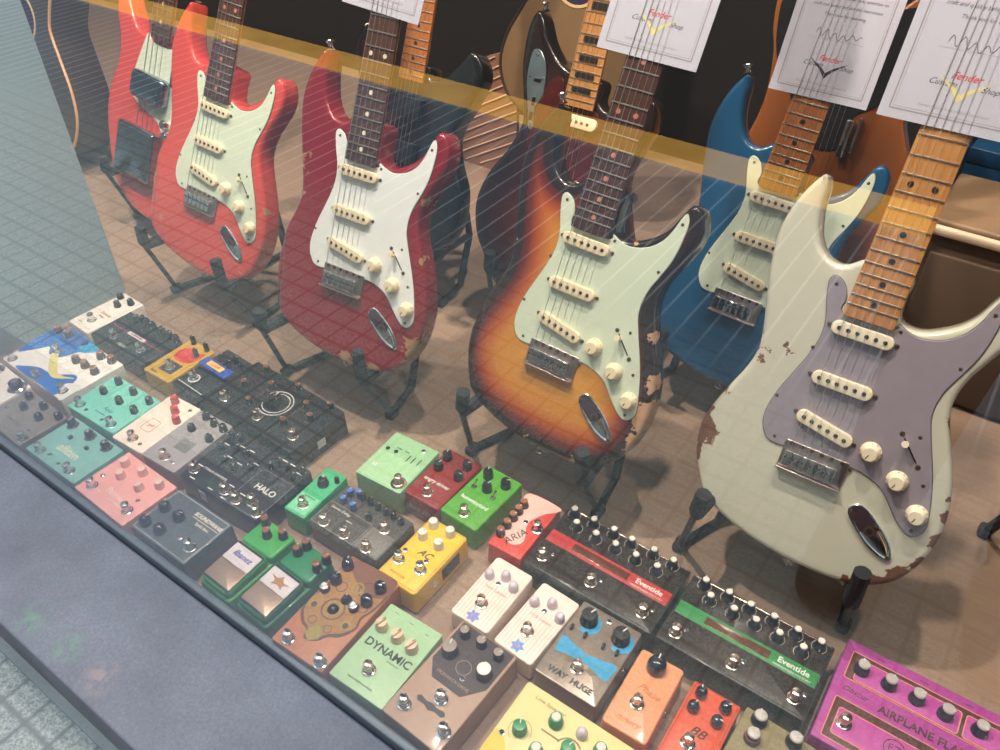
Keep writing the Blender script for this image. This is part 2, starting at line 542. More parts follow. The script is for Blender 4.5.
STRAT = [(-103, 322), (-121, 292), (-131, 250), (-127, 205), (-118, 165), (-109, 125), (-107, 100), (-113, 75), (-124, 48),
         (-137, 15), (-146, -20), (-143, -50), (-132, -75), (-112, -100), (-90, -116), (-55, -129), (-14, -137), (30, -140),
         (70, -138), (105, -129), (130, -113), (147, -88), (157, -55), (159, -20), (154, 10), (144, 40), (130, 72), (118, 100),
         (114, 125), (119, 152), (130, 178), (140, 203), (141, 228), (131, 249), (118, 252), (108, 234), (100, 217), (88, 203), (72, 192),
         (57, 185), (42, 184), (30, 190), (27, 214), (27, 236), (0, 242), (-27, 243), (-45, 231), (-60, 230), (-74, 238), (-86, 256), (-93, 284), (-95, 308)]
PG = [(-50, 217), (-56, 211), (-52, 190), (-43, 158), (-46, 124), (-66, 64), (-71, 28), (-62, 6), (-48, 0), (-20, 3), (37, 7), (62, 5), (84, -4),
      (104, -25), (119, -39), (131, -43), (140, -35), (141, -18), (128, 28), (107, 78), (99, 103), (101, 130), (110, 155), (118, 178), (122, 204),
      (122, 230), (116, 241), (111, 232), (106, 216), (98, 200), (86, 188), (72, 181), (56, 178), (42, 181), (30, 186), (28, 178), (-28, 178), (-31, 195), (-38, 210)]

def mm(pts): return [(x / 1000, y / 1000) for x, y in pts]

def body_mesh(outline, thick, er, mats, contour=True, back=None, per=6):
    pts = resample(spline(ccw(mm(outline)), per), 0.005)
    n = len(pts); nr = inward(pts)
    nr = [Vector(nr[i - 1]) * 0.25 + Vector(nr[i]) * 0.5 + Vector(nr[(i + 1) % n]) * 0.25 for i in range(n)]
    rings = []; ed = []
    prof = [(er * (1 - math.cos(a)), -er * (1 - math.sin(a))) for a in (math.pi / 2 * k / 4 for k in range(5))]  # side -> top
    bot = [(i_, -thick - z) for i_, z in reversed(prof)]
    def cz(x, y, z):
        if not contour or z < -thick * 0.55: return z
        s = -0.997 * x - 0.08 * y - 0.1185
        if s > 0 and y < 0.085: z -= 0.66 * s
        return z
    # prof[0] is inset er at z=-er? build side first
    prof = [(er * (1 - math.sin(a)), -er * (1 - math.cos(a))) for a in (math.pi / 2 * k / 4 for k in range(5))]  # k=0: inset er, z 0 ; k=4: inset 0, z -er
    ringdef = [(i_, -thick - z) for i_, z in prof] + [(i_, z) for i_, z in reversed(prof)]
    for ins, z in ringdef:
        rings.append([(p[0] + q.x * ins, p[1] + q.y * ins, cz(p[0] + q.x * ins, p[1] + q.y * ins, z)) for p, q in zip(pts, nr)])
        ed += [ins if z > -thick / 2 else 0.0] * n
    b = MB().loops(rings, 0, True, False)
    top = len(b.v) - n
    loop = [(q[0], q[1]) for q in rings[-1]]
    xs = [p[0] for p in loop]; ys = [p[1] for p in loop]
    grid = []
    st = 0.009
    y = min(ys)
    row = 0
    while y < max(ys):
        x = min(xs) + (st / 2 if row % 2 else 0)
        while x < max(xs):
            if inside((x, y), loop) and min((x - p[0]) ** 2 + (y - p[1]) ** 2 for p in loop) > 0.0045 ** 2: grid.append((x, y))
            x += st
        y += st * 0.87; row += 1
    vin = [Vector(p) for p in loop + grid]
    vo, eo, fo, ov, oe, of = delaunay_2d_cdt(vin, [], [list(range(n))], 1, 1e-6)
    idx = []
    for i, q in enumerate(vo):
        src = [k for k in ov[i] if k < n]
        if src: idx.append(top + src[0])
        else:
            idx.append(len(b.v)); b.v.append((q.x, q.y, cz(q.x, q.y, 0.0)))
            ed.append(min(math.hypot(q.x - p[0], q.y - p[1]) for p in pts))
    for f in fo:
        g = tuple(idx[k] for k in f)
        a, c, d = (Vector(b.v[k][:2]) for k in g[:3])
        if (c - a).cross(d - a) < 0: g = tuple(reversed(g))
        b.f.append(g); b.mi.append(0)
    me = b.mesh('body', mats, 30)
    at = me.attributes.new('edge', 'FLOAT', 'POINT')
    at.data.foreach_set('value', ed)
    return me

SCALE = 0.6477
def fy(n, sc=SCALE): return sc / 2 ** (n / 12.0)
def board_w(y, sc=SCALE, end=0.178, wn=0.042, we=0.057): return (wn + (we - wn) * (sc - y) / (sc - end)) / 2
def arc(x, zt, R=0.184): return zt - x * x / (2 * R)

def neck_parts(root, sc, yend, zt, back_m, board_m, dot_m, nfr, blocks=False, wn=0.042, we=0.057, dots=(3, 5, 7, 9, 12, 15, 17, 19, 21), head=True, fr_from=1):
    W = lambda y: board_w(y, sc, yend, wn, we)
    def sect_back(y, d):
        h = W(y); out = []
        for k in range(9):
            a = math.pi * k / 8
            out.append((-h * math.cos(a), y, zt - 0.0055 - d * math.sin(a)))
        return list(reversed(out))
    ys = [yend + 0.004, yend + 0.08, yend + 0.085, sc]
    ds = [0.016, 0.016, 0.014, 0.013]
    b = MB().loops([sect_back(y, d) for y, d in zip(ys, ds)], 0)
    if head:
        o = [(-24, 0), (-26, 20), (-36, 45), (-34, 150), (-26, 176), (-6, 190), (14, 180), (20, 160), (44, 60), (40, 36), (26, 20), (24, 0)]
        o = [(x / 1000, sc + y / 1000) for x, y in spline(ccw(o), 4)]
        b.prism(o, zt - 0.020, zt - 0.006, 0, bev=0.001)
    nk = b.build('neck', back_m, root)
    # fingerboard
    def sect(y):
        h = W(y); top = [(h * (1 - 2 * k / 8), y, arc(h * (1 - 2 * k / 8), zt)) for k in range(9)]
        return [(-h, y, zt - 0.0055), (h, y, zt - 0.0055)] + top
    b = MB().loops([sect(yend), sect(yend + 0.002), sect(sc)], 0)
    for d in dots:
        y = (fy(d, sc) + fy(d - 1, sc)) / 2
        if y < yend + 0.004: continue
        if blocks:
            hw = W(y) * 0.62; hh = (fy(d - 1, sc) - fy(d, sc)) * 0.30
            b.box((0, y, arc(hw, zt) + 0.0011), (2 * hw, 2 * hh, 0.0016), 1)
        else:
            for x in ((-0.0125, 0.0125) if d == 12 else (0,)):
                b.lathe([(0.0034, -0.001), (0.0034, 0.0004)], 14, 1, Matrix.Translation((x, y, arc(x, zt))))
    b.build('fingerboard', [board_m, dot_m], nk)
    for k in range(fr_from, nfr + 1):
        y = fy(k, sc)
        if y < yend + 0.001: continue
        h = W(y) - 0.0008
        pts = [(h * (-1 + 2 * q / 8), y, arc(h * (-1 + 2 * q / 8), zt) + 0.0003) for q in range(9)]
        MB().tube(pts, 0.0011, 6).build('fret', FRET, nk)
    MB().box((0, sc + 0.002, zt + 0.001), (2 * W(sc), 0.004, 0.004), 0, 0.0006).build('nut', PARCH, nk)
    if head:
        for i in range(6):
            y = sc + 0.030 + i * 0.024; x = -0.030 + 0.0
            MB().lathe([(0.0045, -0.004), (0.0045, 0.004), (0.003, 0.006), (0.003, 0.014)], 12, 0, Matrix.Translation((x + 0.008, y, zt - 0.006))).rbox((x - 0.016, y, zt - 0.014), (0.016, 0.012, 0.007), 0.003, 0.002).build('tuner', CHROME, nk)
    return nk

def strings(root, sc, n, w0, w1, z0, z1, y0=0.0, r=(0.00052, 0.0002), ytop=0.06):
    for i in range(n):
        t = i / (n - 1)
        x0 = -w0 / 2 + w0 * t; x1 = -w1 / 2 + w1 * t
        MB().tube([(x0, y0, z0), (x1, sc, z1), (x1 * 0.9, sc + ytop, z1 - 0.006)], r[0] + (r[1] - r[0]) * t, 5).build('string', STEEL, root)

def pickup_mb(L=0.070, Wd=0.0165, h=0.0075, z=0.002, pole=True, screws=True, n=6):
    b = MB().rbox((0, 0, z + h / 2), (L, Wd, h), Wd * 0.49, 0.0012, 0, seg=6)
    if pole:
        for i in range(n):
            x = -0.026 + 0.052 * i / (n - 1)
            b.lathe([(0.0025, z + h - 0.002), (0.0025, z + h + 0.0007), (0.002, z + h + 0.001)], 12, 1, Matrix.Translation((x, 0, 0)))
    if screws:
        for s in (-1, 1):
            b.lathe([(0.0026, z - 0.0005), (0.0026, z + 0.0012), (0.0014, z + 0.0018)], 10, 2, Matrix.Translation((s * 0.0381, 0, 0)))
    return b

def knob_mb():
    b = MB().lathe([(0.0122, 0), (0.0122, 0.003), (0.0114, 0.004), (0.0094, 0.0065), (0.0088, 0.0125), (0.0078, 0.0138)], 28)
    for k in range(10):
        a = math.radians(-60 + 30 * k)
        M = Matrix.Rotation(a, 4, 'Z') @ Matrix.Translation((0.0112, 0, 0.0042))
        b.box((0, 0, 0), (0.0016, 0.0009, 0.0008), 1, 0, M)
    b.box((0.004, 0, 0.0138), (0.006, 0.0011, 0.0004), 1)
    return b

def strap_button(root, x, y, ang, z=-0.022, m_=None):
    M = Matrix.Translation((x / 1000, y / 1000, z)) @ Matrix.Rotation(math.radians(ang), 4, 'Z') @ Matrix.Rotation(math.pi / 2, 4, 'Y')
    MB().lathe([(0.007, 0), (0.0055, 0.002), (0.0035, 0.005), (0.0045, 0.009), (0.0068, 0.011), (0.006, 0.013)], 16, 0, M).build('strap_button', m_ or CHROME, root)

PGSCREW = [(-47, 208), (-46, 129), (-65, 58), (-50, 8), (44, 4), (129, -36), (121, 20), (98, 72), (106, 160), (115, 226), (36, 178)]

def strat(name, B, t, label, paint, pg_m, plastic, board_m, neck_m, dot_m, metal, pgw=None, knob_m=None, horn_button=True, group='stratocaster shaped guitars on display stands'):
    M = Matrix(B).to_4x4(); M.translation = Vector(t)
    root = empty(name, matrix=M)
    tag(root, label, 'guitar', None)
    link('body', body_mesh(STRAT, 0.044, 0.0075, [paint]), root)
    pts = resample(spline(ccw(mm(PG)), 5), 0.004)
    b = MB().prism(pts, 0.0, 0.0021, 0, bev=0.0007)
    b.prism([(p[0] - q[0] * 0.0006, p[1] - q[1] * 0.0006) for p, q in zip(pts, inward(pts))], -0.0003, 0.0007, 1)
    pg = b.build('pickguard', [pg_m, mat('pickguard_black_ply', rgb(60, 50, 45), 0.6)], root)
    for x, y in PGSCREW:
        MB().lathe([(0.0022, 0), (0.0022, 0.0006), (0.001, 0.001)], 10, 0, Matrix.Translation((x / 1000, y / 1000, 0.0018))).build('screw', SCREW, pg)
    for y, r in ((0.162, 0), (0.0984, 0), (0.042, -10.3)):
        o = pickup_mb().build('pickup', [plastic, POLE, SCREW], root)
        o.location = (0, y, 0); o.rotation_euler = (0, 0, math.radians(r))
    for (x, y), nm in (((56.8, 34.9), 0), ((94.5, 14.2), 1), ((127.6, -15.1), 2)):
        o = knob_mb().build('knob', [knob_m or plastic, DARKMARK], root)
        o.location = (x / 1000, y / 1000, 0.0023); o.rotation_euler = (0, 0, math.radians(250))
    # selector switch in its slot
    b = MB()
    a = math.atan2(38 - 68, 108 - 80)
    Ms = Matrix.Translation((0.094, 0.0535, 0.002)) @ Matrix.Rotation(a, 4, 'Z')
    b.box((0, 0, 0.0003), (0.032, 0.0016, 0.0006), 1, 0, Ms)
    for s in (-1, 1): b.lathe([(0.003, 0), (0.003, 0.0008), (0.0015, 0.0013)], 10, 2, Ms @ Matrix.Translation((s * 0.021, 0, 0)))
    b.build('switch_slot', [plastic, DARKMARK, SCREW], root)
    b = MB().tube([(-0.008, 0, 0), (-0.010, 0, 0.007), (-0.011, 0, 0.013)], 0.002, 8, 0, Ms, radii=[0.0015, 0.0035, 0.0042])
    b.build('switch_tip', plastic, root)
    # bridge
    b = MB().rbox((0.003, -0.007, 0.0016), (0.078, 0.037, 0.0032), 0.002, 0.001)
    b.box((0.003, -0.0245, 0.006), (0.078, 0.0022, 0.010), 0, 0.0006)
    for i in range(6): b.lathe([(0.0026, 0.003), (0.0026, 0.0045)], 10, 1, Matrix.Translation((-0.0275 + i * 0.0122, 0.0085, 0)))
    br = b.build('bridge', [metal, SCREW], root)
    for i in range(6):
        x = -0.026 + 0.0104 * i
        MB().rbox((x, -0.010, 0.0075), (0.0097, 0.021, 0.006), 0.001, 0.001).box((x, -0.001, 0.0105), (0.0095, 0.003, 0.0035), 0, 0.0008).lathe([(0.0012, 0), (0.0012, 0.004)], 8, 1, Matrix.Translation((x - 0.003, -0.008, 0.0095))).lathe([(0.0012, 0), (0.0012, 0.004)], 8, 1, Matrix.Translation((x + 0.003, -0.008, 0.0095))).build('saddle', [CHROME, DARKMARK], br)
    # jack plate: boat-shaped recess
    Mj = Matrix.Translation((0.0915, -0.0585, 0)) @ Matrix.Rotation(math.atan2(-47, 61), 4, 'Z')
    boat = spline(ccw([(-0.038, 0), (-0.034, 0.0085), (-0.020, 0.0125), (0.006, 0.0135), (0.024, 0.0105), (0.036, 0.005), (0.0385, 0),
                       (0.036, -0.005), (0.024, -0.0105), (0.006, -0.0135), (-0.020, -0.0125), (-0.034, -0.0085)]), 4)
    nr = inward(boat)
    def rg(k, z): return [(p[0] + q[0] * k, p[1] + q[1] * k, z) for p, q in zip(boat, nr)]
    b = MB().loops([rg(0, 0.0), rg(0, 0.0022), rg(0.001, 0.003), rg(0.0028, 0.003)], 0, True, False, Mj)
    b.loops([rg(0.0028, 0.003), rg(0.0045, 0.0016), rg(0.0075, 0.0006)], 0, False, True, Mj)
    b.box((-0.0185, 0, 0.0024), (0.027, 0.019, 0.0016), 1, 0.0006, Mj)  # dark block painted for the shade inside the recess
    b.lathe([(0.0068, 0.002), (0.0068, 0.0036), (0.0042, 0.004)], 16, 2, Mj @ Matrix.Translation((-0.002, 0, 0)))
    b.lathe([(0.0036, 0.003), (0.0036, 0.0043)], 12, 3, Mj @ Matrix.Translation((-0.002, 0, 0)))
    for s in (-0.0335, 0.0345): b.lathe([(0.0024, 0.002), (0.0024, 0.0038)], 10, 2, Mj @ Matrix.Translation((s, 0, 0)))
    b.build('jack_plate', [CHROME, mat('recess_shade_chrome', (0.10, 0.06, 0.08, 1), 0.3, 0.6), SCREW, DARKMARK], root)
    neck_parts(root, SCALE, 0.178, 0.0098, neck_m, board_m, dot_m, 21)
    strings(root, SCALE, 6, 0.052, 0.035, 0.0125, 0.0128)
    if horn_button: strap_button(root, -107, 324, 110)
    strap_button(root, 20, -140, -90)
    return root

WOODBARE = rgb(190, 146, 104)
red_p = paint_mat('fiesta_red_lacquer', rgb(208, 72, 62), rgb(176, 140, 96), [(-94, -71, 26, 0.30), (-128, -8, 26, 0.36), (124, -108, 22, .25), (146, 20, 14, .3), (153, -47, 16, .3)], seed=1.0, edgewear=0.08)
dk_p = paint_mat('dakota_red_lacquer', rgb(134, 20, 34), rgb(168, 128, 84), [(-110, 150, 34, .30), (-104, 105, 24, .28), (150, -75, 40, .42), (32, -136, 36, .40), (84, -130, 30, .38), (146, 60, 22, .34), (135, 66, 16, .34), (120, 150, 20, .3)], seed=3.0, edgewear=0.06)
sun_p = paint_mat('sunburst_lacquer', rgb(190, 110, 30), rgb(206, 160, 122), [(-126, 124, 26, .42), (-110, 128, 16, .34), (130, 78, 18, .44), (150, 20, 22, .5), (162, -30, 40, .66), (158, -70, 30, .6), (81, -136, 22, .40), (6, -138, 18, .36), (60, 182, 14, .32)], seed=5.0,
                  burst=[(0.0, rgb(22, 15, 18)), (0.13, rgb(34, 18, 18)), (0.25, rgb(112, 30, 16)), (0.40, rgb(180, 82, 20)), (0.60, rgb(206, 132, 40)), (1.0, rgb(212, 146, 56))])
wh_p = paint_mat('olympic_white_lacquer', rgb(204, 200, 184), rgb(118, 70, 48), [(-144, -24, 40, .60), (-148, 8, 24, .5), (-140, -62, 24, .5), (-94, 100, 30, .31), (-112, 112, 24, .33), (-76, 114, 24, .29), (-128, 40, 18, .36), (148, -92, 34, .36), (143, -100, 26, .78), (118, -126, 26, .74), (130, -116, 22, .74), (156, -70, 16, .66), (158, -36, 18, .5), (156, -4, 14, .4), (152, 12, 20, .30), (92, -132, 22, .34), (120, 95, 20, .28)], seed=9.0, edgewear=0.05, col2=rgb(196, 194, 178))
bl_p = paint_mat('lake_placid_blue_lacquer', rgb(24, 78, 118), rgb(120, 90, 60), [(-118, 60, 12, .2)], seed=12.0, coat=0.9)

strat('electric_guitar', ((0.9999, -0.0037, 0.0154), (0.0156, 0.4131, -0.9105), (-0.003, 0.9107, 0.4131)), (-0.0843, 0.7784, 0.242),
      'worn off-white electric guitar with lilac-grey pickguard, largest and rightmost, leaning on its stand', wh_p, GREYPG, PARCH, MAPLE, MAPLE, INLAYB, AGED, horn_button=False)
strat('electric_guitar', ((0.9939, 0.0003, 0.1104), (0.1008, 0.4055, -0.9085), (-0.0451, 0.9141, 0.403)), (-0.8258, 0.7315, 0.2539),
      'deep crimson electric guitar with bright white pickguard and rosewood neck, wood showing at lower edge', dk_p, WHITEPG, AGEDW, ROSE, MAPLE, INLAYW, AGED)
strat('electric_guitar', ((0.9988, 0.0304, 0.038), (0.0209, 0.4363, -0.8996), (-0.0439, 0.8993, 0.4351)), (-0.4499, 0.7593, 0.2483),
      'amber sunburst electric guitar with pale mint pickguard, middle of the front row', sun_p, MINTPG, AGEDW, ROSED, MAPLE, INLAYR, AGED)
strat('electric_guitar', ((0.991, 0.0709, 0.1132), (0.0733, 0.4204, -0.9044), (-0.1117, 0.9046, 0.4114)), (-1.2446, 0.7866, 0.2428),
      'salmon red electric guitar with cream-white pickguard, left end of the front row', red_p, MINTPG, AGEDW, ROSE, MAPLE, INLAYR, AGED)
strat('electric_guitar', ((0.9979, 0.0419, 0.0501), (0.0324, 0.3474, -0.9372), (-0.0567, 0.9368, 0.3453)), (-0.3007, 1.0672, 0.2238),
      'metallic blue electric guitar with mint pickguard standing behind the off-white one', bl_p, MINTPG, AGEDW, MAPLED, MAPLED, INLAYB, AGED)

def pose(o, lean, roll=0.0):
    c, s = math.cos(math.radians(lean)), math.sin(math.radians(lean))
    Y = Vector((0, s, c)); X = Vector((1, 0, 0)); n = Vector((0, -c, s))
    cr, sr = math.cos(roll), math.sin(roll)
    X2 = X * cr - Y * sr; Y2 = Y * cr + X * sr
    M = Matrix((X2, Y2, n)).transposed().to_4x4(); M.translation = Vector(o)
    return M

# --- offset-body guitar with chrome control plate (second row)
root = empty('electric_guitar', matrix=pose((-0.641, 1.07, 0.29), 22))
tag(root, 'dark brown offset-body guitar with maple block-inlay neck and chrome plate, behind amber sunburst guitar', 'guitar')
OFF = [(-120, 292), (-131, 262), (-128, 205), (-112, 150), (-104, 110), (-122, 62), (-150, 15), (-164, -40), (-150, -95), (-126, -128), (-90, -172), (-40, -186), (20, -182), (80, -170),
       (125, -140), (150, -95), (152, -45), (132, 5), (114, 50), (112, 85), (124, 125), (134, 160), (128, 192), (108, 202), (84, 184), (64, 168), (46, 166), (30, 178), (26, 208), (-26, 212), (-40, 214), (-62, 226), (-88, 252), (-106, 282)]
off_p = paint_mat('dark_sunburst_lacquer', rgb(60, 20, 14), WOODBARE, [], burst=[(0.0, rgb(26, 20, 24)), (0.2, rgb(34, 20, 22)), (0.5, rgb(60, 18, 16)), (0.8, rgb(84, 28, 18)), (1.0, rgb(96, 36, 20))], coat=0.9)
link('body', body_mesh(OFF, 0.042, 0.007, [off_p], False), root)
TORT = mat('tortoise_pickguard', rgb(74, 22, 20), 0.25, var=0.6, scale=90, coat=0.6)
o_ = resample(spline(ccw(mm([(-60, 195), (-76, 160), (-84, 110), (-74, 40), (-50, 10), (0, 0), (60, -20), (104, -10), (112, 30), (96, 70), (92, 110), (98, 150), (80, 172), (58, 156), (40, 152), (28, 160), (-28, 160), (-40, 196)])), 4), 0.005)
MB().prism(o_, 0, 0.0022, 0, bev=0.0008).build('pickguard', TORT, root)
o_ = spline(ccw(mm([(-111, 214), (-107, 232), (-92, 230), (-77, 206), (-72, 165), (-82, 142), (-78, 112), (-86, 108), (-95, 136), (-109, 182)])), 4)
pl_ = MB().prism(o_, 0.0012, 0.0034, 0, bev=0.0008).build('control_plate', mat('satin_chrome', (0.55, 0.66, 0.70, 1), 0.35, 1.0, var=0.1), root)  # pale blue base colour stands in for the reflected sky
for (x, y, a) in ((-88, 186, 0), (-87, 152, 90), (-86, 128, 90)):
    q = MB().rbox((0, 0, 0.004), (0.014, 0.006, 0.0022), 0.001, 0.0006).build('slide_switch', BLACK, pl_)
    q.location = (x / 1000, y / 1000, 0); q.rotation_euler = (0, 0, math.radians(a))
for (x, y) in ((-98, 224), (-104, 190), (-78, 190), (-84, 116)):
    MB().lathe([(0.0026, 0), (0.0026, 0.001), (0.001, 0.0016)], 10, 0, Matrix.Translation((x / 1000, y / 1000, 0.0034))).build('screw', CHROME, pl_)
for y in (0.138, 0.035):
    o = pickup_mb(0.084, 0.020, 0.008).build('pickup', [PARCH, POLE, SCREW], root); o.location = (0, y, 0)
neck_parts(root, 0.6096, 0.160, 0.0105, MAPLED, MAPLE, INLAYB, 22, blocks=True)
strings(root, 0.6096, 6, 0.052, 0.035, 0.0135, 0.0135)
b = MB().rbox((0, 0, 0.008), (0.086, 0.018, 0.008), 0.003, 0.001).rbox((0, -0.075, 0.002), (0.05, 0.09, 0.003), 0.006, 0.001)
b.build('bridge', CHROME, root)
strap_button(root, -116, 294, 110)

# --- bass on the left
root = empty('bass_guitar', matrix=pose((-1.60, 0.90, 0.17), 24, 0.08))
tag(root, 'salmon red bass guitar with mint pickguard and two chrome covers, at far left', 'bass guitar')
BASS = [(-168, 330), (-170, 285), (-150, 235), (-145, 190), (-156, 150), (-166, 100), (-160, 50), (-142, 0), (-112, -62), (-56, -104), (10, -120), (76, -112), (126, -80), (152, -25), (156, 40), (140, 90), (124, 130), (124, 180), (136, 225), (128, 262), (104, 262), (80, 228), (52, 216), (32, 226), (30, 270), (-32, 272), (-60, 262), (-96, 270), (-130, 310), (-150, 342)]
bass_p = paint_mat('bass_red_lacquer', rgb(212, 74, 66), WOODBARE, [], coat=0.7)
link('body', body_mesh(BASS, 0.043, 0.008, [bass_p], False), root)
o_ = resample(spline(ccw(mm([(-48, 268), (-60, 245), (-76, 195), (-86, 157), (-72, 124), (-30, 110), (18, 96), (46, 70), (66, 84), (68, 130), (60, 180), (44, 236), (36, 268), (32, 252), (-32, 252)])), 4), 0.005)
MB().prism(o_, 0, 0.0022, 0, bev=0.0008).build('pickguard', MINTPG, root)
MB().rbox((-0.006, 0.160, 0.013), (0.110, 0.058, 0.026), 0.012, 0.010).build('pickup_cover', DARKCHROME, root)
MB().rbox((-0.020, 0.018, 0.014), (0.125, 0.110, 0.028), 0.006, 0.010).build('bridge_cover', DARKCHROME, root)
MB().rbox((0.062, 0.215, 0.008), (0.014, 0.070, 0.014), 0.005, 0.004).build('thumb_rest', BLACK, root)
for x, y in ((52, 100), (62, 78)):
    o = MB().lathe([(0.010, 0), (0.0095, 0.012), (0.008, 0.014)], 20).build('knob', CHROME, root); o.location = (x / 1000, y / 1000, 0.002)
neck_parts(root, 0.864, 0.262, 0.012, MAPLE, ROSE, INLAYW, 20, wn=0.042, we=0.063, fr_from=8, head=False)
strings(root, 0.864, 4, 0.057, 0.032, 0.018, 0.016, r=(0.0011, 0.0006))

# --- black double-cut guitar behind the crimson one
root = empty('electric_guitar', matrix=pose((-0.990, 1.05, 0.25), 22))
tag(root, 'glossy black double-cutaway guitar with amber neck, half hidden behind the crimson guitar', 'guitar')
SGB = [(-118, 262), (-146, 240), (-150, 200), (-130, 150), (-112, 105), (-122, 60), (-150, 10), (-156, -45), (-136, -95), (-90, -128), (0, -138), (90, -128), (136, -95), (156, -45), (150, 10), (122, 60), (112, 105), (132, 155), (150, 205), (140, 236), (116, 250), (92, 224), (66, 196), (38, 188), (28, 210), (-28, 212), (-40, 200), (-70, 210), (-96, 240)]
blk_p = paint_mat('black_lacquer', rgb(14, 14, 17), WOODBARE, [], coat=1.0)
link('body', body_mesh(SGB, 0.04, 0.006, [blk_p], False), root)
for y in (0.13, 0.05):
    o = MB().rbox((0, 0, 0.006), (0.07, 0.037, 0.012), 0.003, 0.001).build('pickup', BLACK, root); o.location = (0, y, 0)
MB().rbox((0, -0.005, 0.007), (0.085, 0.016, 0.012), 0.004, 0.002).build('bridge', CHROME, root)
neck_parts(root, 0.628, 0.178, 0.010, MAPLED, MAPLED, INLAYB, 22, wn=0.043, we=0.057)
strings(root, 0.628, 6, 0.052, 0.035, 0.014, 0.0135)
strap_button(root, -140, 244, 130, m_=PARCH)

# --- natural wood guitar behind the blue one
root = empty('acoustic_guitar', matrix=pose((-0.30, 1.30, 0.26), 20))
tag(root, 'natural orange-brown guitar with big black pickguard, showing between the blue guitar and its paper', 'guitar')
NAT = [(-100, 385), (-140, 350), (-138, 300), (-122, 250), (-114, 180), (-126, 110), (-150, 50), (-160, -20), (-140, -85), (-90, -125), (0, -140), (90, -125), (140, -85), (160, -20), (158, 60), (142, 130), (110, 195), (104, 250), (116, 310), (110, 356), (80, 378), (50, 352), (30, 340), (-30, 340), (-50, 356), (-70, 380)]
nat_p = paint_mat('natural_amber_lacquer', rgb(176, 96, 36), WOODBARE, [], burst=[(0, rgb(184, 112, 56)), (0.03, rgb(150, 84, 38)), (0.4, rgb(124, 66, 30)), (0.7, rgb(112, 58, 26)), (1, rgb(104, 54, 24))], coat=0.6)
link('body', body_mesh(NAT, 0.06, 0.006, [nat_p], False), root)
o_ = resample(spline(ccw(mm([(-60, 372), (-110, 372), (-132, 345), (-129, 300), (-114, 252), (-84, 216), (-66, 184), (-62, 146), (-24, 126), (30, 132), (38, 185), (66, 208), (94, 250), (106, 310), (100, 352), (60, 352), (30, 330), (-30, 330)])), 4), 0.006)
MB().prism(o_, 0, 0.003, 0, bev=0.001).build('pickguard', BLACK, root)
MB().rbox((0.038, 0.150, 0.010), (0.012, 0.060, 0.016), 0.003, 0.002).rbox((0.052, 0.158, 0.008), (0.004, 0.056, 0.012), 0.001, 0.001).build('pickup', CHROME, root)
neck_parts(root, 0.65, 0.23, 0.012, MAPLED, ROSED, INLAYW, 19, head=False, fr_from=6)
strings(root, 0.65, 6, 0.052, 0.035, 0.014, 0.0145)

# --- acoustics in the shadow at the back
def acoustic(loc, lean, label, top, hole_y=0.085, rosette=True, edge=None, s=1.0):
    root = empty('acoustic_guitar', matrix=pose(loc, lean))
    tag(root, label, 'guitar')
    AC = [(0, 250), (-80, 245), (-128, 215), (-140, 170), (-124, 110), (-120, 70), (-150, 10), (-185, -60), (-194, -130), (-160, -200), (-90, -236), (0, -245), (90, -236), (160, -200), (194, -130), (185, -60), (150, 10), (120, 70), (124, 110), (140, 170), (128, 215), (80, 245)]
    AC = [(x * s, y * s) for x, y in AC]
    b_ = body_mesh(AC, 0.10, 0.003, [top], False)
    link('body', b_, root)
    pts = resample(spline(ccw(mm(AC)), 5), 0.008)
    MB().tube([(p[0], p[1], 0.0) for p in pts + [pts[0]]], 0.0035, 8).build('binding', edge or mat('cream_binding', rgb(224, 190, 140), 0.4), root)
    n = 32
    ring = lambda r, z: [(r * math.cos(2 * math.pi * k / n), hole_y + r * math.sin(2 * math.pi * k / n), z) for k in range(n)]
    MB().loops([ring(0.0585, 0.0002), ring(0.0585, 0.0012), ring(0.0525, 0.0012), ring(0.0525, 0.0003)], 0, False, False).build('rosette', mat('cream_binding', rgb(224, 190, 140), 0.4), root)
    MB().loops([ring(0.0525, 0.0003), ring(0.0525, 0.0009)], 0).build('sound_hole', mat('purple_glow_hole', rgb(46, 24, 66), 0.7), root)  # purple glow inside the hole painted into the disc's colour
    MB().rbox((0, -0.09, 0.005), (0.15, 0.03, 0.009), 0.006, 0.003).build('bridge', ROSED, root)
    MB().loops([[(-0.028, y, 0.002), (0.028, y, 0.002), (0.026, y, 0.010), (-0.026, y, 0.010)] for y in (hole_y + 0.045, 0.50)], 0).build('neck', ROSED, root)
    return root
ac_top = mat('greyed_spruce_top', rgb(132, 104, 74), 0.35, var=0.12, scale=30, coat=0.3)
acoustic((-0.880, 1.50, 0.445), 12, 'tan-topped acoustic guitar with cream rosette, behind the block-inlay neck', ac_top, s=0.86, edge=mat('dark_binding', rgb(60, 44, 36), 0.4))
acoustic((-2.18, 1.00, 0.27), 14, 'brown acoustic guitar with pale edge binding, beside the grey partition at far left', mat('brown_acoustic_top', rgb(62, 48, 42), 0.35, var=0.2, scale=20, coat=0.4), edge=mat('orange_binding', rgb(232, 176, 126), 0.35))

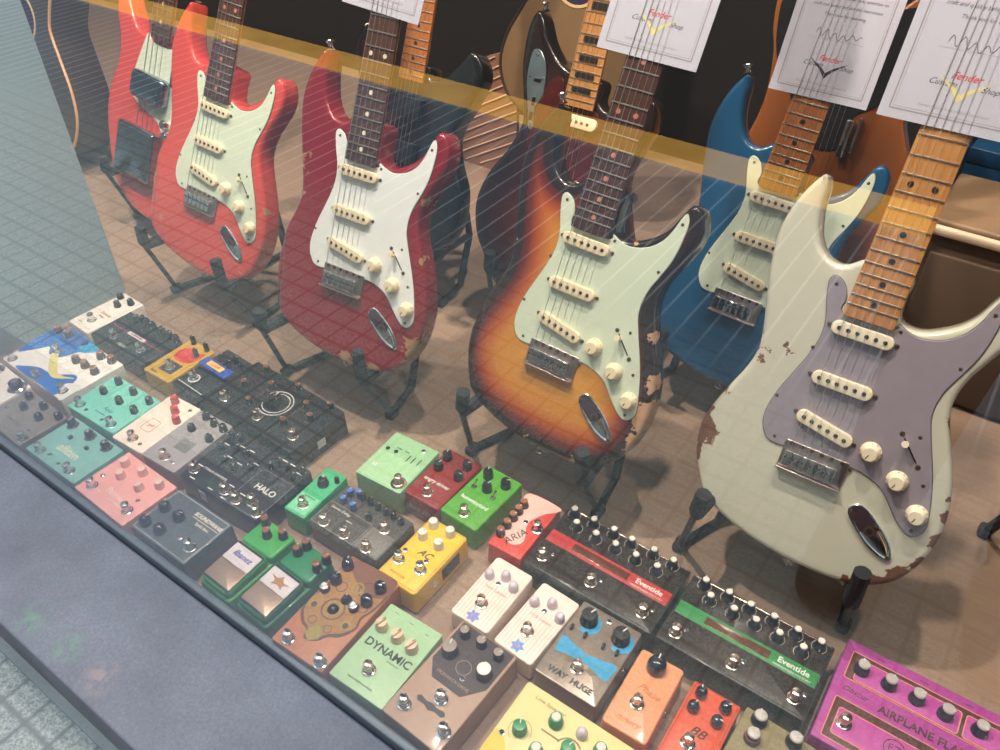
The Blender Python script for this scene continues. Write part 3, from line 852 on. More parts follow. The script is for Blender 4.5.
# ------------------------------------------------------------------ stands
STANDM = mat('black_powder_coat', rgb(22, 24, 28), 0.5, 0.2, var=0.2, scale=100)
def stand(x, y, rz, label, prong=True):
    root = empty('guitar_stand', (x, y, 0), rz)
    tag(root, label, 'guitar stand', None)
    fr_ = None
    for s in (-1, 1):
        if s < 0: tip, elb, bk, ft, fe = (-.098, -.080, .188), (-.103, -.080, .146), (-.086, .10, .128), (-.128, -.024, .007), (-.098, .05, .007)
        else: tip, elb, bk, ft, fe = (.100, -.080, .178), (.103, -.080, .116), (.088, .10, .098), (.108, -.024, .007), (.098, .05, .007)
        mid = tuple(a * .82 + c * .18 for a, c in zip(elb, bk))
        MB().tube([mid, bk], 0.0075).build('arm', STANDM, root)
        MB().tube([tip, tuple(a * .25 + c * .75 for a, c in zip(tip, elb)), tuple(a * .97 + c * .03 for a, c in zip(elb, bk)), tuple(a * .6 + c * .4 for a, c in zip(elb, bk))], 0.0105, 10).build('padded_hook', RUBBER, root)
        b = MB().tube([elb, ft], 0.0048)
        b.tube([ft, fe], 0.0065)
        ap = (s * .03, .125, .36)
        b.tube([fe, bk, ap], 0.0075)
        b.build('leg_frame', STANDM, root)
        MB().rbox((ft[0], ft[1], 0.007), (0.018, 0.026, 0.014), 0.006, 0.004).build('rubber_foot', RUBBER, root)
    MB().tube([(-.05, .12, .36), (-.02, .11, .365), (.02, .11, .365), (.05, .12, .36)], 0.013, 10).build('back_rest', RUBBER, root)
    return root
stand(-0.0843, 0.7784, 0.02, 'black padded guitar stand under the large off-white guitar')
stand(-0.853, 0.735, 0.10, 'black padded guitar stand under the deep crimson guitar')
stand(-0.4499, 0.7593, 0.02, 'black padded guitar stand under the amber sunburst guitar')
stand(-1.2446, 0.7866, 0.07, 'black padded guitar stand under the salmon red guitar')
stand(-0.3007, 1.0672, 0.03, 'black padded guitar stand of the blue guitar in the second row')
stand(-0.641, 1.09, 0.0, 'black padded guitar stand of the dark offset-body guitar in the second row')
stand(-0.990, 1.06, 0.0, 'black padded guitar stand of the black double-cutaway guitar')
stand(-1.58, 0.93, 0.05, 'black padded guitar stand of the salmon red bass')
stand(0.275, 1.06, 0.0, 'black padded guitar stand at the right edge, beside the off-white guitar')

# ------------------------------------------------------------------ certificates tucked under the strings
def certificate(B, t, x, y, w_, h_, rz, label, v_mark, big=''):
    M = Matrix(B).to_4x4(); M.translation = Vector(t)
    M = M @ Matrix.Translation((x, y, 0.0112)) @ Matrix.Rotation(rz, 4, 'Z')
    root = empty('certificate', matrix=M)
    tag(root, label, 'paper', None)
    n = 12; top = []; 
    rings = []
    for k in range(n + 1):
        xx = w_ * (k / n - 0.5); z = 0.0
        rings.append([(xx, 0, z), (xx, h_, z), (xx, h_, z + 0.0004), (xx, 0, z + 0.0004)])
    MB().loops(rings, 0).build('sheet', PAPER, root)
    z = 0.00045; b = MB(); q = 0.011
    for ins, th in ((0.010, 0.0016), (0.0128, 0.0005)):
        a0, a1, b0, b1 = -w_ / 2 + ins, w_ / 2 - ins, ins, h_ - ins
        for c, s in ((((a0 + a1) / 2, b0, z), (a1 - a0, th, 0.0001)), (((a0 + a1) / 2, b1, z), (a1 - a0, th, 0.0001)), ((a0, (b0 + b1) / 2, z), (th, b1 - b0, 0.0001)), ((a1, (b0 + b1) / 2, z), (th, b1 - b0, 0.0001))):
            b.box(c, s)
    b.build('border', GREYINK, root)
    letter(root, 'Fender', (0.0, 0.0525, z), 0.0105, REDINK, shear=0.35, fat=0.012, depth=0.00005)
    letter(root, 'Custom          Shop', (0.0, 0.044, z), 0.0085, INK, shear=0.4, depth=0.00005)
    letter(root, 'Fender Musical Instruments Corporation', (0, 0.019, z), 0.0042, GREYINK, depth=0.00005)
    vm = GOLDINK if v_mark else INK
    bb_ = MB().prism([(0, 0.027), (0.008, 0.037), (0.028, 0.052), (0.008, 0.0415), (0, 0.035), (-0.008, 0.0415), (-0.028, 0.052), (-0.008, 0.037)], z, z + 0.0001)
    bb_.build('emblem', vm, root)
    # signature: a looping pen line over a ruled line
    pts = []
    for k in range(60):
        u = k / 59
        pts.append((-0.030 + 0.062 * u, 0.083 + 0.006 * math.sin(u * 34) * (1 - u * 0.6) + 0.002 * math.sin(u * 9), z))
    MB().tube(pts, 0.00035, 5).build('signature', INK, root)
    MB().box((0, 0.077, z), (0.075, 0.0004, 0.0001)).build('ruled_line', GREYINK, root)
    for k, s in enumerate(('Thank you for choosing', 'craft and quality behind this instrument', 'was built with the same care, attention to')):
        letter(root, s, (0, 0.108 + 0.011 * k, z), 0.0058, INK, shear=0.2, depth=0.00005)
    letter(root, 'Custom Shop Team', (0, 0.146, z), 0.009, INK, shear=0.3, depth=0.00005)
    letter(root, 'Certificate of Authenticity', (0, 0.164, z), 0.010, INK, depth=0.00005)
    return root
PW = ((0.9999, -0.0037, 0.0154), (0.0156, 0.4131, -0.9105), (-0.003, 0.9107, 0.4131)), (-0.0843, 0.7784, 0.242)
PD = ((0.9939, 0.0003, 0.1104), (0.1008, 0.4055, -0.9085), (-0.0451, 0.9141, 0.403)), (-0.8258, 0.7315, 0.2539)
PS = ((0.9988, 0.0304, 0.038), (0.0209, 0.4363, -0.8996), (-0.0439, 0.8993, 0.4351)), (-0.4499, 0.7593, 0.2483)
PB_ = ((0.9979, 0.0419, 0.0501), (0.0324, 0.3474, -0.9372), (-0.0567, 0.9368, 0.3453)), (-0.3007, 1.0672, 0.2238)
certificate(*PS, 0.001, 0.400, 0.136, 0.19, 0.0, 'white certificate sheet tucked under the strings of the amber sunburst guitar', True)
certificate(*PB_, 0.006, 0.314, 0.138, 0.19, 0.03, 'white certificate sheet tucked under the strings of the blue guitar', False)
certificate(*PW, -0.001, 0.394, 0.142, 0.19, -0.01, 'white certificate sheet tucked under the strings of the off-white guitar', True)
certificate(*PD, -0.008, 0.388, 0.134, 0.19, -0.06, 'white certificate sheet tucked under the strings of the crimson guitar', False)

# ------------------------------------------------------------------ things in the dark behind
root = empty('amplifier', (0.20, 1.40, 0))
tag(root, 'brown guitar amplifier with cream-edged top, at right behind the off-white guitar', 'amplifier')
AMPM = mat('brown_vinyl', rgb(104, 82, 66), 0.6, var=0.15, scale=400, bump=0.2)
MB().rbox((0, 0.02, 0.152), (0.60, 0.22, 0.304), 0.012, 0.012).build('cabinet', AMPM, root)
MB().rbox((0, -0.092, 0.145), (0.56, 0.01, 0.26), 0.006, 0.003).build('grille_cloth', mat('brown_grille_cloth', rgb(98, 78, 64), 0.9, var=0.2, scale=900), root)
MB().rbox((0, -0.094, 0.313), (0.60, 0.012, 0.016), 0.004, 0.005).build('piping', mat('cream_piping', rgb(240, 212, 184), 0.4), root)
MB().rbox((0, 0.03, 0.311), (0.59, 0.20, 0.016), 0.008, 0.006).build('top_panel', mat('tan_top', rgb(150, 120, 94), 0.5, var=0.1), root)
BLUEBOX = mat('blue_carton', rgb(20, 66, 104), 0.5, var=0.2, scale=15)
for i, (x, w_, lab) in enumerate(((-0.15, 0.085, 'left of two blue cartons behind the brown amplifier'), (-0.04, 0.11, 'right of two blue cartons behind the brown amplifier'))):
    root = empty('carton', (x, 1.68, 0), 0.08 * (1 - 2 * i)); tag(root, lab, 'box', 'blue cartons behind the amplifier')
    MB().rbox((0, 0, 0.15), (w_, 0.12, 0.30), 0.002, 0.002).build('box_base', BLUEBOX, root)
    MB().rbox((0, 0, 0.315), (w_ + 0.003, 0.123, 0.03), 0.003, 0.003).build('lid', BLUEBOX, root)
# fan-shaped ribbed panel
root = empty('ribbed_panel', (-1.17, 1.60, 0))
tag(root, 'tan fan-shaped ribbed panel standing in the dark behind crimson guitar', 'panel')
o_ = spline([(-0.19, 0.085), (-0.15, 0.16), (-0.09, 0.235), (-0.02, 0.285), (0.085, 0.325)], 5, False) + [(0.085, 0.0), (-0.19, 0.0)]
Mx = Matrix.Rotation(math.pi / 2, 4, 'X')
MB().prism(ccw(o_), -0.012, 0.0, 0, Mx).build('board', mat('tan_board', rgb(150, 106, 84), 0.7, var=0.1), root)
for k in range(17):
    y0 = 0.02 + k * 0.026
    pts = []
    for q in range(18):
        x = -0.19 + 0.275 * q / 17; zz = y0 + (x - 0.085) * 0.55 - 0.10 + 0.10
        if zz > 0.006 and inside((x, zz + 0.004), o_): pts.append((x, -0.001, zz))
    if len(pts) > 1: MB().tube(pts, 0.0022, 6).build('rib', mat('pale_rib', rgb(222, 186, 158), 0.5), root)
root = empty('purple_glow_block', (-1.02, 1.80, 0)); tag(root, 'purple block made up for a purple glow in the dark behind the tan acoustic', 'block')  # added block, its purple colour stands in for a glow
PURP = mat('purple_glow_tone', rgb(70, 38, 120), 0.7, var=0.2)
MB().rbox((0, 0, 0.30), (0.16, 0.10, 0.60), 0.04, 0.04).build('glow_block', PURP, root)
MB().tube([(-0.04, -0.055, 0.40), (-0.03, -0.085, 0.45), (0.03, -0.085, 0.45), (0.04, -0.055, 0.40)], 0.008).build('handle', BLACK, root)

# ================================================================== EFFECT PEDALS
PD_ = {
'white_mini': {'c': (-1.3635, 0.5933), 'W': 67.5, 'D': 121.9, 'h': 40.0, 'th': -3.0, 'k': [[-2.0, 25.5], [13.0, 45.5], [-23.5, 45.5]], 'f': [[1.0, -31.0]], 't': [[1.5, -6.5]]},
'black2': {'c': (-1.2423, 0.575), 'W': 161.8, 'D': 87.8, 'h': 45.0, 'th': -0.8, 'k': [[-41.0, 32.0], [-15.0, 39.0], [32.0, 41.5], [54.0, 48.5], [84.0, 41.5], [3.0, 46.0], [-30.0, 56.0]], 'f': [[-33.0, -23.0], [41.5, -19.0]], 't': [[-0.5, 1.5], [1.0, -31.0]]},
'black_blue': {'c': (-1.041, 0.5886), 'W': 73.0, 'D': 120.8, 'h': 45.0, 'th': -3.0, 'k': [[-15.5, 31.5], [9.0, 29.5], [9.0, 45.0], [31.0, 36.5]], 'f': [[-13.0, -29.5]], 't': [[-55.0, 5.0], [-49.0, 22.0], [31.0, 21.5], [37.5, -7.0], [-16.0, 12.0]]},
'big9': {'c': (-0.8874, 0.5901), 'W': 224.6, 'D': 121.4, 'h': 50.0, 'th': -2.0, 'k': [[-76.0, 52.5], [-76.5, 3.5], [-34.5, 28.5], [5.0, 56.0], [-34.0, -21.0], [82.5, 58.5], [51.5, 30.5], [78.5, 13.5], [51.5, -20.0]], 'f': [[-76.0, -39.5], [5.0, -36.5], [87.0, -32.0]], 't': [[3.5, 5.0]]},
'teal': {'c': (-1.1135, 0.4407), 'W': 124.0, 'D': 96.3, 'h': 45.0, 'th': 1.4, 'k': [[-36.0, 36.5], [-36.5, 7.0], [8.0, 34.0], [7.5, 6.0], [50.0, 34.0], [48.0, 5.0]], 'f': [[-43.5, -34.5], [42.0, -36.0]], 't': [[-24.0, -37.0], [19.0, -37.5], [2.5, -19.5]]},
'allten': {'c': (-1.0697, 0.3388), 'W': 134.2, 'D': 88.6, 'h': 45.0, 'th': -0.2, 'k': [[-50.0, 29.5], [-2.0, 30.5], [41.0, 31.0]], 'f': [[-39.5, -33.5], [38.0, -32.0]], 't': [[-19.5, -30.0], [9.5, -33.5], [-2.5, -9.0], [-26.5, 11.0], [16.5, 11.5]]},
'cream': {'c': (-1.0165, 0.4541), 'W': 73.3, 'D': 124.0, 'h': 42.0, 'th': 3.0, 'k': [[-13.5, 49.5], [6.5, 32.5], [26.5, 18.5]], 'f': [[-2.5, -46.0]], 't': [[23.5, 48.5], [17.5, -48.5], [-1.0, -10.0]]},
'grey': {'c': (-0.9416, 0.4577), 'W': 76.7, 'D': 123.5, 'h': 42.0, 'th': 2.9, 'k': [[-14.0, 20.0], [29.5, 18.0], [-14.5, 51.5], [9.0, 47.5], [33.5, 46.5]], 'f': [[-0.5, -46.0]], 't': [[18.0, -46.5], [6.5, -12.0]]},
'pink': {'c': (-0.936, 0.3378), 'W': 126.7, 'D': 94.3, 'h': 42.0, 'th': -1.6, 'k': [[-40.5, 27.5], [-23.5, 8.5], [-2.0, 32.5], [20.0, 10.5], [41.5, 32.0]], 'f': [[-42.5, -28.5], [43.5, -25.5]], 't': [[-49.0, -7.5], [39.0, -5.0], [-1.5, -18.5]]},
'dkgrey': {'c': (-0.8037, 0.3388), 'W': 120.5, 'D': 86.8, 'h': 45.0, 'th': -0.0, 'k': [[-44.5, 6.0], [-45.5, -27.0], [-12.5, 6.0], [-15.5, -25.0]], 'f': [[43.5, -19.0]], 't': [[17.5, -16.0], [26.0, 28.0], [28.5, 13.5]]},
'halo': {'c': (-0.8075, 0.4609), 'W': 167.9, 'D': 117.9, 'h': 45.0, 'th': 1.7, 'k': [[-71.0, 15.0], [-47.5, 25.5], [-26.0, 26.5], [-46.5, 0.0], [-21.5, -2.5], [-1.0, 11.5], [-76.0, 40.5], [-59.5, 47.0], [33.0, 41.5], [48.0, 41.0], [70.0, 32.0], [74.0, 49.0], [25.5, 29.5]], 'f': [[-70.0, -39.0], [3.0, -43.0], [30.0, -46.5], [53.5, -36.0], [74.0, -47.5]], 't': [[48.0, -7.5], [-37.5, -27.5], [44.5, -36.0], [49.5, 45.0]]},
'brown': {'c': (-0.5206, 0.3662), 'W': 87.3, 'D': 155.0, 'h': 45.0, 'th': 1.8, 'k': [[-35.0, 59.0], [-32.5, 33.0], [26.5, 55.0], [24.5, 29.5], [-0.5, 18.5]], 'f': [[-23.5, -65.5], [33.0, -68.0]], 't': [[-39.5, 15.0], [16.0, 13.5], [-6.5, -5.5], [-2.0, -43.0], [-10.0, 47.5], [-33.0, -9.0], [24.0, -10.5]]},
'greymulti': {'c': (-0.597, 0.494), 'W': 130.7, 'D': 82.4, 'h': 45.0, 'th': 0.1, 'k': [[-46.5, 27.0], [-45.5, 11.0], [-25.5, 10.0], [-34.5, 33.5], [-27.0, 33.0], [-11.0, 32.0], [4.5, 31.0], [20.0, 30.5], [34.5, 31.0], [49.0, 29.5], [6.0, 9.0]], 'f': [[-43.0, -39.0], [-3.0, -39.5], [39.0, -39.5], [38.0, 7.0]], 't': [[-42.5, -2.5], [36.5, -14.0]]},
'mint': {'c': (-0.63, 0.6123), 'W': 86.8, 'D': 104.0, 'h': 48.0, 'th': 3.0, 'k': [], 'f': [[29.0, -35.5]], 't': [[-31.5, 15.0], [-16.0, 15.5], [10.0, 12.5], [19.0, 13.5], [29.5, 15.0], [20.5, 39.0], [-28.0, -29.0], [-7.5, 9.5]]},
'dkred': {'c': (-0.5524, 0.6283), 'W': 66.6, 'D': 111.8, 'h': 45.0, 'th': 0.2, 'k': [[-21.0, 36.0], [-19.0, 11.5], [17.0, 37.0], [19.0, 12.5]], 'f': [[-1.0, -37.5]], 't': [[-4.5, -15.5], [0.0, -68.0]]},
'green': {'c': (-0.4834, 0.6324), 'W': 68.7, 'D': 115.0, 'h': 45.0, 'th': -2.3, 'k': [[-16.5, 36.5], [-1.0, 14.0], [17.0, 36.5]], 'f': [[0.0, -41.0]], 't': [[-20.5, 7.0], [16.0, 6.0], [-3.0, -16.5]]},
'ac': {'c': (-0.4869, 0.4999), 'W': 67.9, 'D': 118.4, 'h': 45.0, 'th': -0.5, 'k': [[-20.0, 47.0], [-19.5, 23.0], [9.5, 48.5], [9.5, 22.5]], 'f': [[-21.5, -26.5], [14.5, -23.0]], 't': [[-4.0, 0.0], [-25.0, -9.0], [11.5, -7.5], [-15.0, -43.5]]},
'aria': {'c': (-0.4014, 0.6268), 'W': 55.2, 'D': 113.6, 'h': 42.0, 'th': 1.6, 'k': [[-24.0, 28.5], [-25.0, 14.0], [-26.0, -0.5], [-26.0, -16.5], [-25.5, -33.5]], 'f': [[19.0, 2.5]], 't': [[-2.0, 5.0], [8.0, -26.0]]},
'ev_red': {'c': (-0.2679, 0.6285), 'W': 197.2, 'D': 120.9, 'h': 48.0, 'th': -0.6, 'k': [[-83.0, 49.0], [-51.0, 49.0], [-19.0, 50.0], [9.5, 49.5], [43.0, 51.5], [72.5, 51.0], [-68.0, 30.0], [-35.5, 29.0], [-4.5, 29.0], [27.0, 29.0], [59.0, 29.5]], 'f': [[-79.5, -39.5], [-4.0, -37.5], [74.0, -38.5]], 't': [[63.5, 3.5], [-97.0, -12.0], [-92.5, 9.0], [93.5, 11.5], [95.0, -11.5], [-36.5, 4.5], [25.5, 1.5]]},
'fl1': {'c': (-0.3746, 0.509), 'W': 61.2, 'D': 109.1, 'h': 36.0, 'th': -0.2, 'k': [[-19.5, 20.0], [0.5, 30.0], [19.0, 21.5]], 'f': [[-2.5, -22.0]], 't': [[-2.5, 16.5], [-0.5, -43.0]]},
'fl2': {'c': (-0.3016, 0.5075), 'W': 60.4, 'D': 112.7, 'h': 36.0, 'th': -2.6, 'k': [[-19.5, 20.0], [1.0, 31.5], [21.0, 19.5]], 'f': [[-2.0, -20.0]], 't': [[-2.0, 18.0], [0.0, -43.5]]},
'way': {'c': (-0.2238, 0.5065), 'W': 87.3, 'D': 121.7, 'h': 42.0, 'th': 0.1, 'k': [[-22.5, 37.0], [24.0, 36.5]], 'f': [[-0.5, -29.0]], 't': [[0.0, 51.0], [-35.0, 15.5], [-15.0, 15.0], [11.5, 14.5], [30.0, 16.0], [-37.5, -9.5], [-4.0, -6.0], [34.0, -10.0], [-1.5, -47.5]]},
'orange': {'c': (-0.1421, 0.4971), 'W': 58.3, 'D': 112.3, 'h': 38.0, 'th': 1.6, 'k': [[-2.5, 39.0]], 'f': [[-2.0, -15.0]], 't': [[-4.5, 6.0], [-2.0, -42.0]]},
'ev_gr': {'c': (-0.0698, 0.627), 'W': 193.3, 'D': 117.1, 'h': 48.0, 'th': -0.3, 'k': [[-76.0, 47.0], [-43.5, 47.0], [-13.5, 46.0], [17.5, 46.5], [48.5, 45.5], [78.0, 46.0], [-61.0, 28.5], [-28.5, 27.5], [0.5, 28.5], [31.5, 27.5], [62.5, 25.5]], 'f': [[-76.5, -40.0], [0.0, -38.5], [76.5, -37.5]], 't': [[69.0, -1.0], [-93.0, -15.0], [-91.0, 9.0], [97.5, 7.0], [100.0, -13.5]]},
'dyn': {'c': (-0.4285, 0.3579), 'W': 86.0, 'D': 120.7, 'h': 42.0, 'th': 1.4, 'k': [[-29.0, 25.0], [-2.0, 23.5], [22.5, 21.5]], 'f': [[-3.5, -29.5]], 't': [[1.5, 0.5], [-1.5, -48.0]]},
'tan': {'c': (-0.338, 0.3723), 'W': 88.8, 'D': 152.2, 'h': 45.0, 'th': -2.2, 'k': [[-27.5, 60.0], [-2.0, 61.5], [25.0, 61.0], [-27.5, 30.5], [25.5, 32.0]], 'f': [[-26.5, -54.0], [4.0, -23.0], [32.5, -51.5]], 't': [[8.0, 12.0], [1.5, -40.5], [-46.5, 70.0], [44.0, 77.5], [46.5, 7.0], [21.5, -6.5], [-28.5, -6.0], [-41.0, 8.5]]},
'wave': {'c': (-1.288, 0.4545), 'W': 196.0, 'D': 121.7, 'h': 45.0, 'th': -1.2, 'k': [[22.0, 15.0], [47.0, 16.5], [77.0, 16.5], [47.0, 48.0], [73.5, 53.0], [-87.5, 45.5], [-59.5, 49.5]], 'f': [[-78.0, -50.0], [4.0, -51.0], [77.0, -44.5], [-34.0, 11.5]], 't': [[-110.5, 36.5], [-43.5, 67.5], [8.0, 10.5], [-48.5, -54.0], [3.5, -59.0], [104.5, -47.5], [85.5, -9.0]]},
'p8': {'c': (-1.2108, 0.3362), 'W': 120.7, 'D': 84.7, 'h': 42.0, 'th': -1.8, 'k': [[-17.5, 10.0], [-36.0, 29.5], [8.0, 31.0], [26.5, 11.5], [51.0, 32.5]], 'f': [[56.5, -29.5]], 't': [[-44.0, -8.0], [12.0, -20.5]]},
'p7': {'c': (-1.3458, 0.3436), 'W': 153.3, 'D': 88.1, 'h': 45.0, 'th': -2.4, 'k': [[61.0, 26.5], [107.5, 25.0]], 'f': [], 't': []},
'yellowmini': {'c': (-1.1245, 0.5813), 'W': 69.3, 'D': 106.2, 'h': 40.0, 'th': 0.9, 'k': [[-17.5, 47.0], [19.5, 46.5], [17.0, 24.5]], 'f': [[3.0, -23.0]], 't': [[1.5, 11.0], [-11.0, -46.5]]},
'ts1': {'c': (-0.685, 0.358), 'W': 64.5, 'D': 125.0, 'h': 45.0, 'th': -1.0, 'k': [[-21.5, 52.5], [-3.0, 38.5], [16.5, 51.0]], 'f': [], 't': [[-39.0, 14.5], [14.0, 15.0], [15.5, -13.5], [-38.5, -11.5], [-35.0, -16.0], [15.5, -15.5], [17.5, -47.5], [-34.5, -48.0], [-10.0, 0.0]]},
'ts2': {'c': (-0.613, 0.36), 'W': 62.5, 'D': 125.0, 'h': 45.0, 'th': -2.0, 'k': [[-18.0, 40.0], [-15.5, 58.0], [26.0, 57.5], [24.5, 37.5]], 'f': [], 't': [[-30.0, 14.0], [22.5, 11.0], [22.5, -17.5], [-25.5, -12.5], [-25.5, -15.0], [21.0, -18.5], [22.0, -49.5], [-26.0, -48.0]]},
'minigreen': {'c': (-0.6935, 0.4974), 'W': 40.4, 'D': 97.3, 'h': 42.0, 'th': 3.0, 'k': [[-1.0, 17.5], [14.0, 32.0]], 'f': [[1.5, -29.5]], 't': [[-9.5, -24.5]]},
'bb': {'c': (-0.07, 0.492), 'W': 60.0, 'D': 112.0, 'h': 42.0, 'th': 0, 'k': [[-16.0, 42.0], [-16.5, 20.5], [15.0, 41.0], [13.5, 19.5]], 'f': [[-4.0, -20.5]], 't': [[-1.0, -1.5], [-1.0, 49.5]]},
'olive': {'c': (0.006, 0.497), 'W': 88.0, 'D': 112.0, 'h': 40.0, 'th': -2, 'k': [[-25.0, 49.0], [-23.0, 21.5], [17.0, 50.5]], 'f': [], 't': []},
'creamgreen': {'c': (-0.185, 0.372), 'W': 160.0, 'D': 118.0, 'h': 42.0, 'th': 0, 'k': [[-24.0, 32.5], [-53.5, 1.0], [35.5, 32.0], [8.0, 37.5], [-24.0, -10.0], [4.5, 12.5]], 'f': [], 't': [[-69.0, -13.0], [-65.5, 40.5], [-67.5, -34.0], [0.5, 20.0]]},
'purple': {'c': (0.137, 0.632), 'W': 205.0, 'D': 150.0, 'h': 50.0, 'th': 0, 'k': [[-76.5, 37.0], [-44.5, 36.5], [-13.0, 37.0], [19.0, 36.5], [55.0, 38.5]], 'f': [[-73.5, -40.5]], 't': [[-76.5, 0.5], [-7.5, -2.5], [-25.0, -36.5], [-96.5, 53.0], [-95.5, 14.5], [34.0, 36.5], [36.0, 50.5], [-95.0, -58.5], [-94.5, -12.5]]},
}
KS = {
    'black': [mat('knob_black', rgb(18, 19, 24), 0.3, var=0.1), mat('knob_line', rgb(226, 224, 220), 0.5), CHROME],
    'domed': [mat('knob_blueblack', rgb(22, 30, 50), 0.16, coat=0.8), mat('knob_line', rgb(226, 224, 220), 0.5), CHROME],
    'chrometop': [mat('knob_black', rgb(18, 19, 24), 0.3), mat('knob_line', rgb(226, 224, 220), 0.5), CHROME],
    'coppertop': [mat('knob_black', rgb(18, 19, 24), 0.3), mat('knob_line', rgb(226, 224, 220), 0.5), mat('copper_cap', rgb(186, 126, 92), 0.3, 0.8)],
    'browntop': [mat('knob_brown', rgb(70, 44, 36), 0.4), mat('knob_line', rgb(226, 224, 220), 0.5), mat('brown_cap', rgb(150, 96, 70), 0.45)],
    'whitecap': [mat('knob_navy', rgb(32, 34, 52), 0.35), mat('knob_line', rgb(226, 224, 220), 0.5), mat('white_cap', rgb(226, 218, 208), 0.4)],
    'white': [mat('knob_white', rgb(232, 224, 216), 0.35), mat('knob_mark_grey', rgb(130, 110, 110), 0.5), mat('knob_white', rgb(232, 224, 216), 0.35)],
    'cream': [mat('knob_cream', rgb(228, 200, 168), 0.4), mat('knob_mark_brown', rgb(120, 84, 60), 0.5), mat('knob_cream', rgb(228, 200, 168), 0.4)],
    'lilac': [mat('knob_lilac', rgb(214, 200, 214), 0.25, coat=0.5), mat('knob_line', rgb(226, 224, 220), 0.5), mat('knob_lilac', rgb(214, 200, 214), 0.25)],
    'pink': [mat('knob_rose_clear', rgb(236, 190, 184), 0.15, coat=0.6), mat('knob_line', rgb(226, 224, 220), 0.5), mat('knob_rose_top', rgb(236, 196, 188), 0.2)],
    'red': [mat('knob_red_clear', rgb(190, 30, 44), 0.12, coat=0.8), mat('knob_line', rgb(226, 224, 220), 0.5), mat('knob_red_top', rgb(214, 70, 80), 0.2)],
    'grey': [mat('knob_grey_side', rgb(74, 66, 64), 0.45), mat('knob_line', rgb(226, 224, 220), 0.5), mat('knob_grey_top', rgb(150, 136, 124), 0.45)],
    'whitebig': [mat('knob_grey_side', rgb(74, 66, 64), 0.45), mat('knob_white2', rgb(240, 236, 230), 0.4), mat('knob_white2', rgb(240, 236, 230), 0.4)],
    'blue': [mat('knob_cobalt', rgb(36, 74, 150), 0.3), mat('knob_line', rgb(226, 224, 220), 0.5), mat('knob_cobalt_top', rgb(70, 112, 186), 0.3)],
    'green': [mat('knob_green', rgb(34, 142, 78), 0.3), mat('knob_line', rgb(226, 224, 220), 0.5), mat('knob_green', rgb(34, 142, 78), 0.3)],
    'greenwhite': [mat('knob_green', rgb(34, 142, 78), 0.3), mat('knob_line', rgb(226, 224, 220), 0.5), mat('white_cap', rgb(226, 218, 208), 0.4)],
    'skirt': [mat('knob_black', rgb(18, 19, 24), 0.3), mat('knob_line', rgb(226, 224, 220), 0.5), CHROME],
    'silver': [mat('knob_navy', rgb(32, 34, 52), 0.35), mat('knob_line', rgb(226, 224, 220), 0.5), mat('brushed_silver', rgb(206, 200, 196), 0.3, 0.35)],
    'jewel': [CHROME, mat('dark_bezel', rgb(60, 30, 46), 0.3), mat('jewel_white', rgb(238, 226, 226), 0.15, coat=0.8)],
}
KMESH = {}
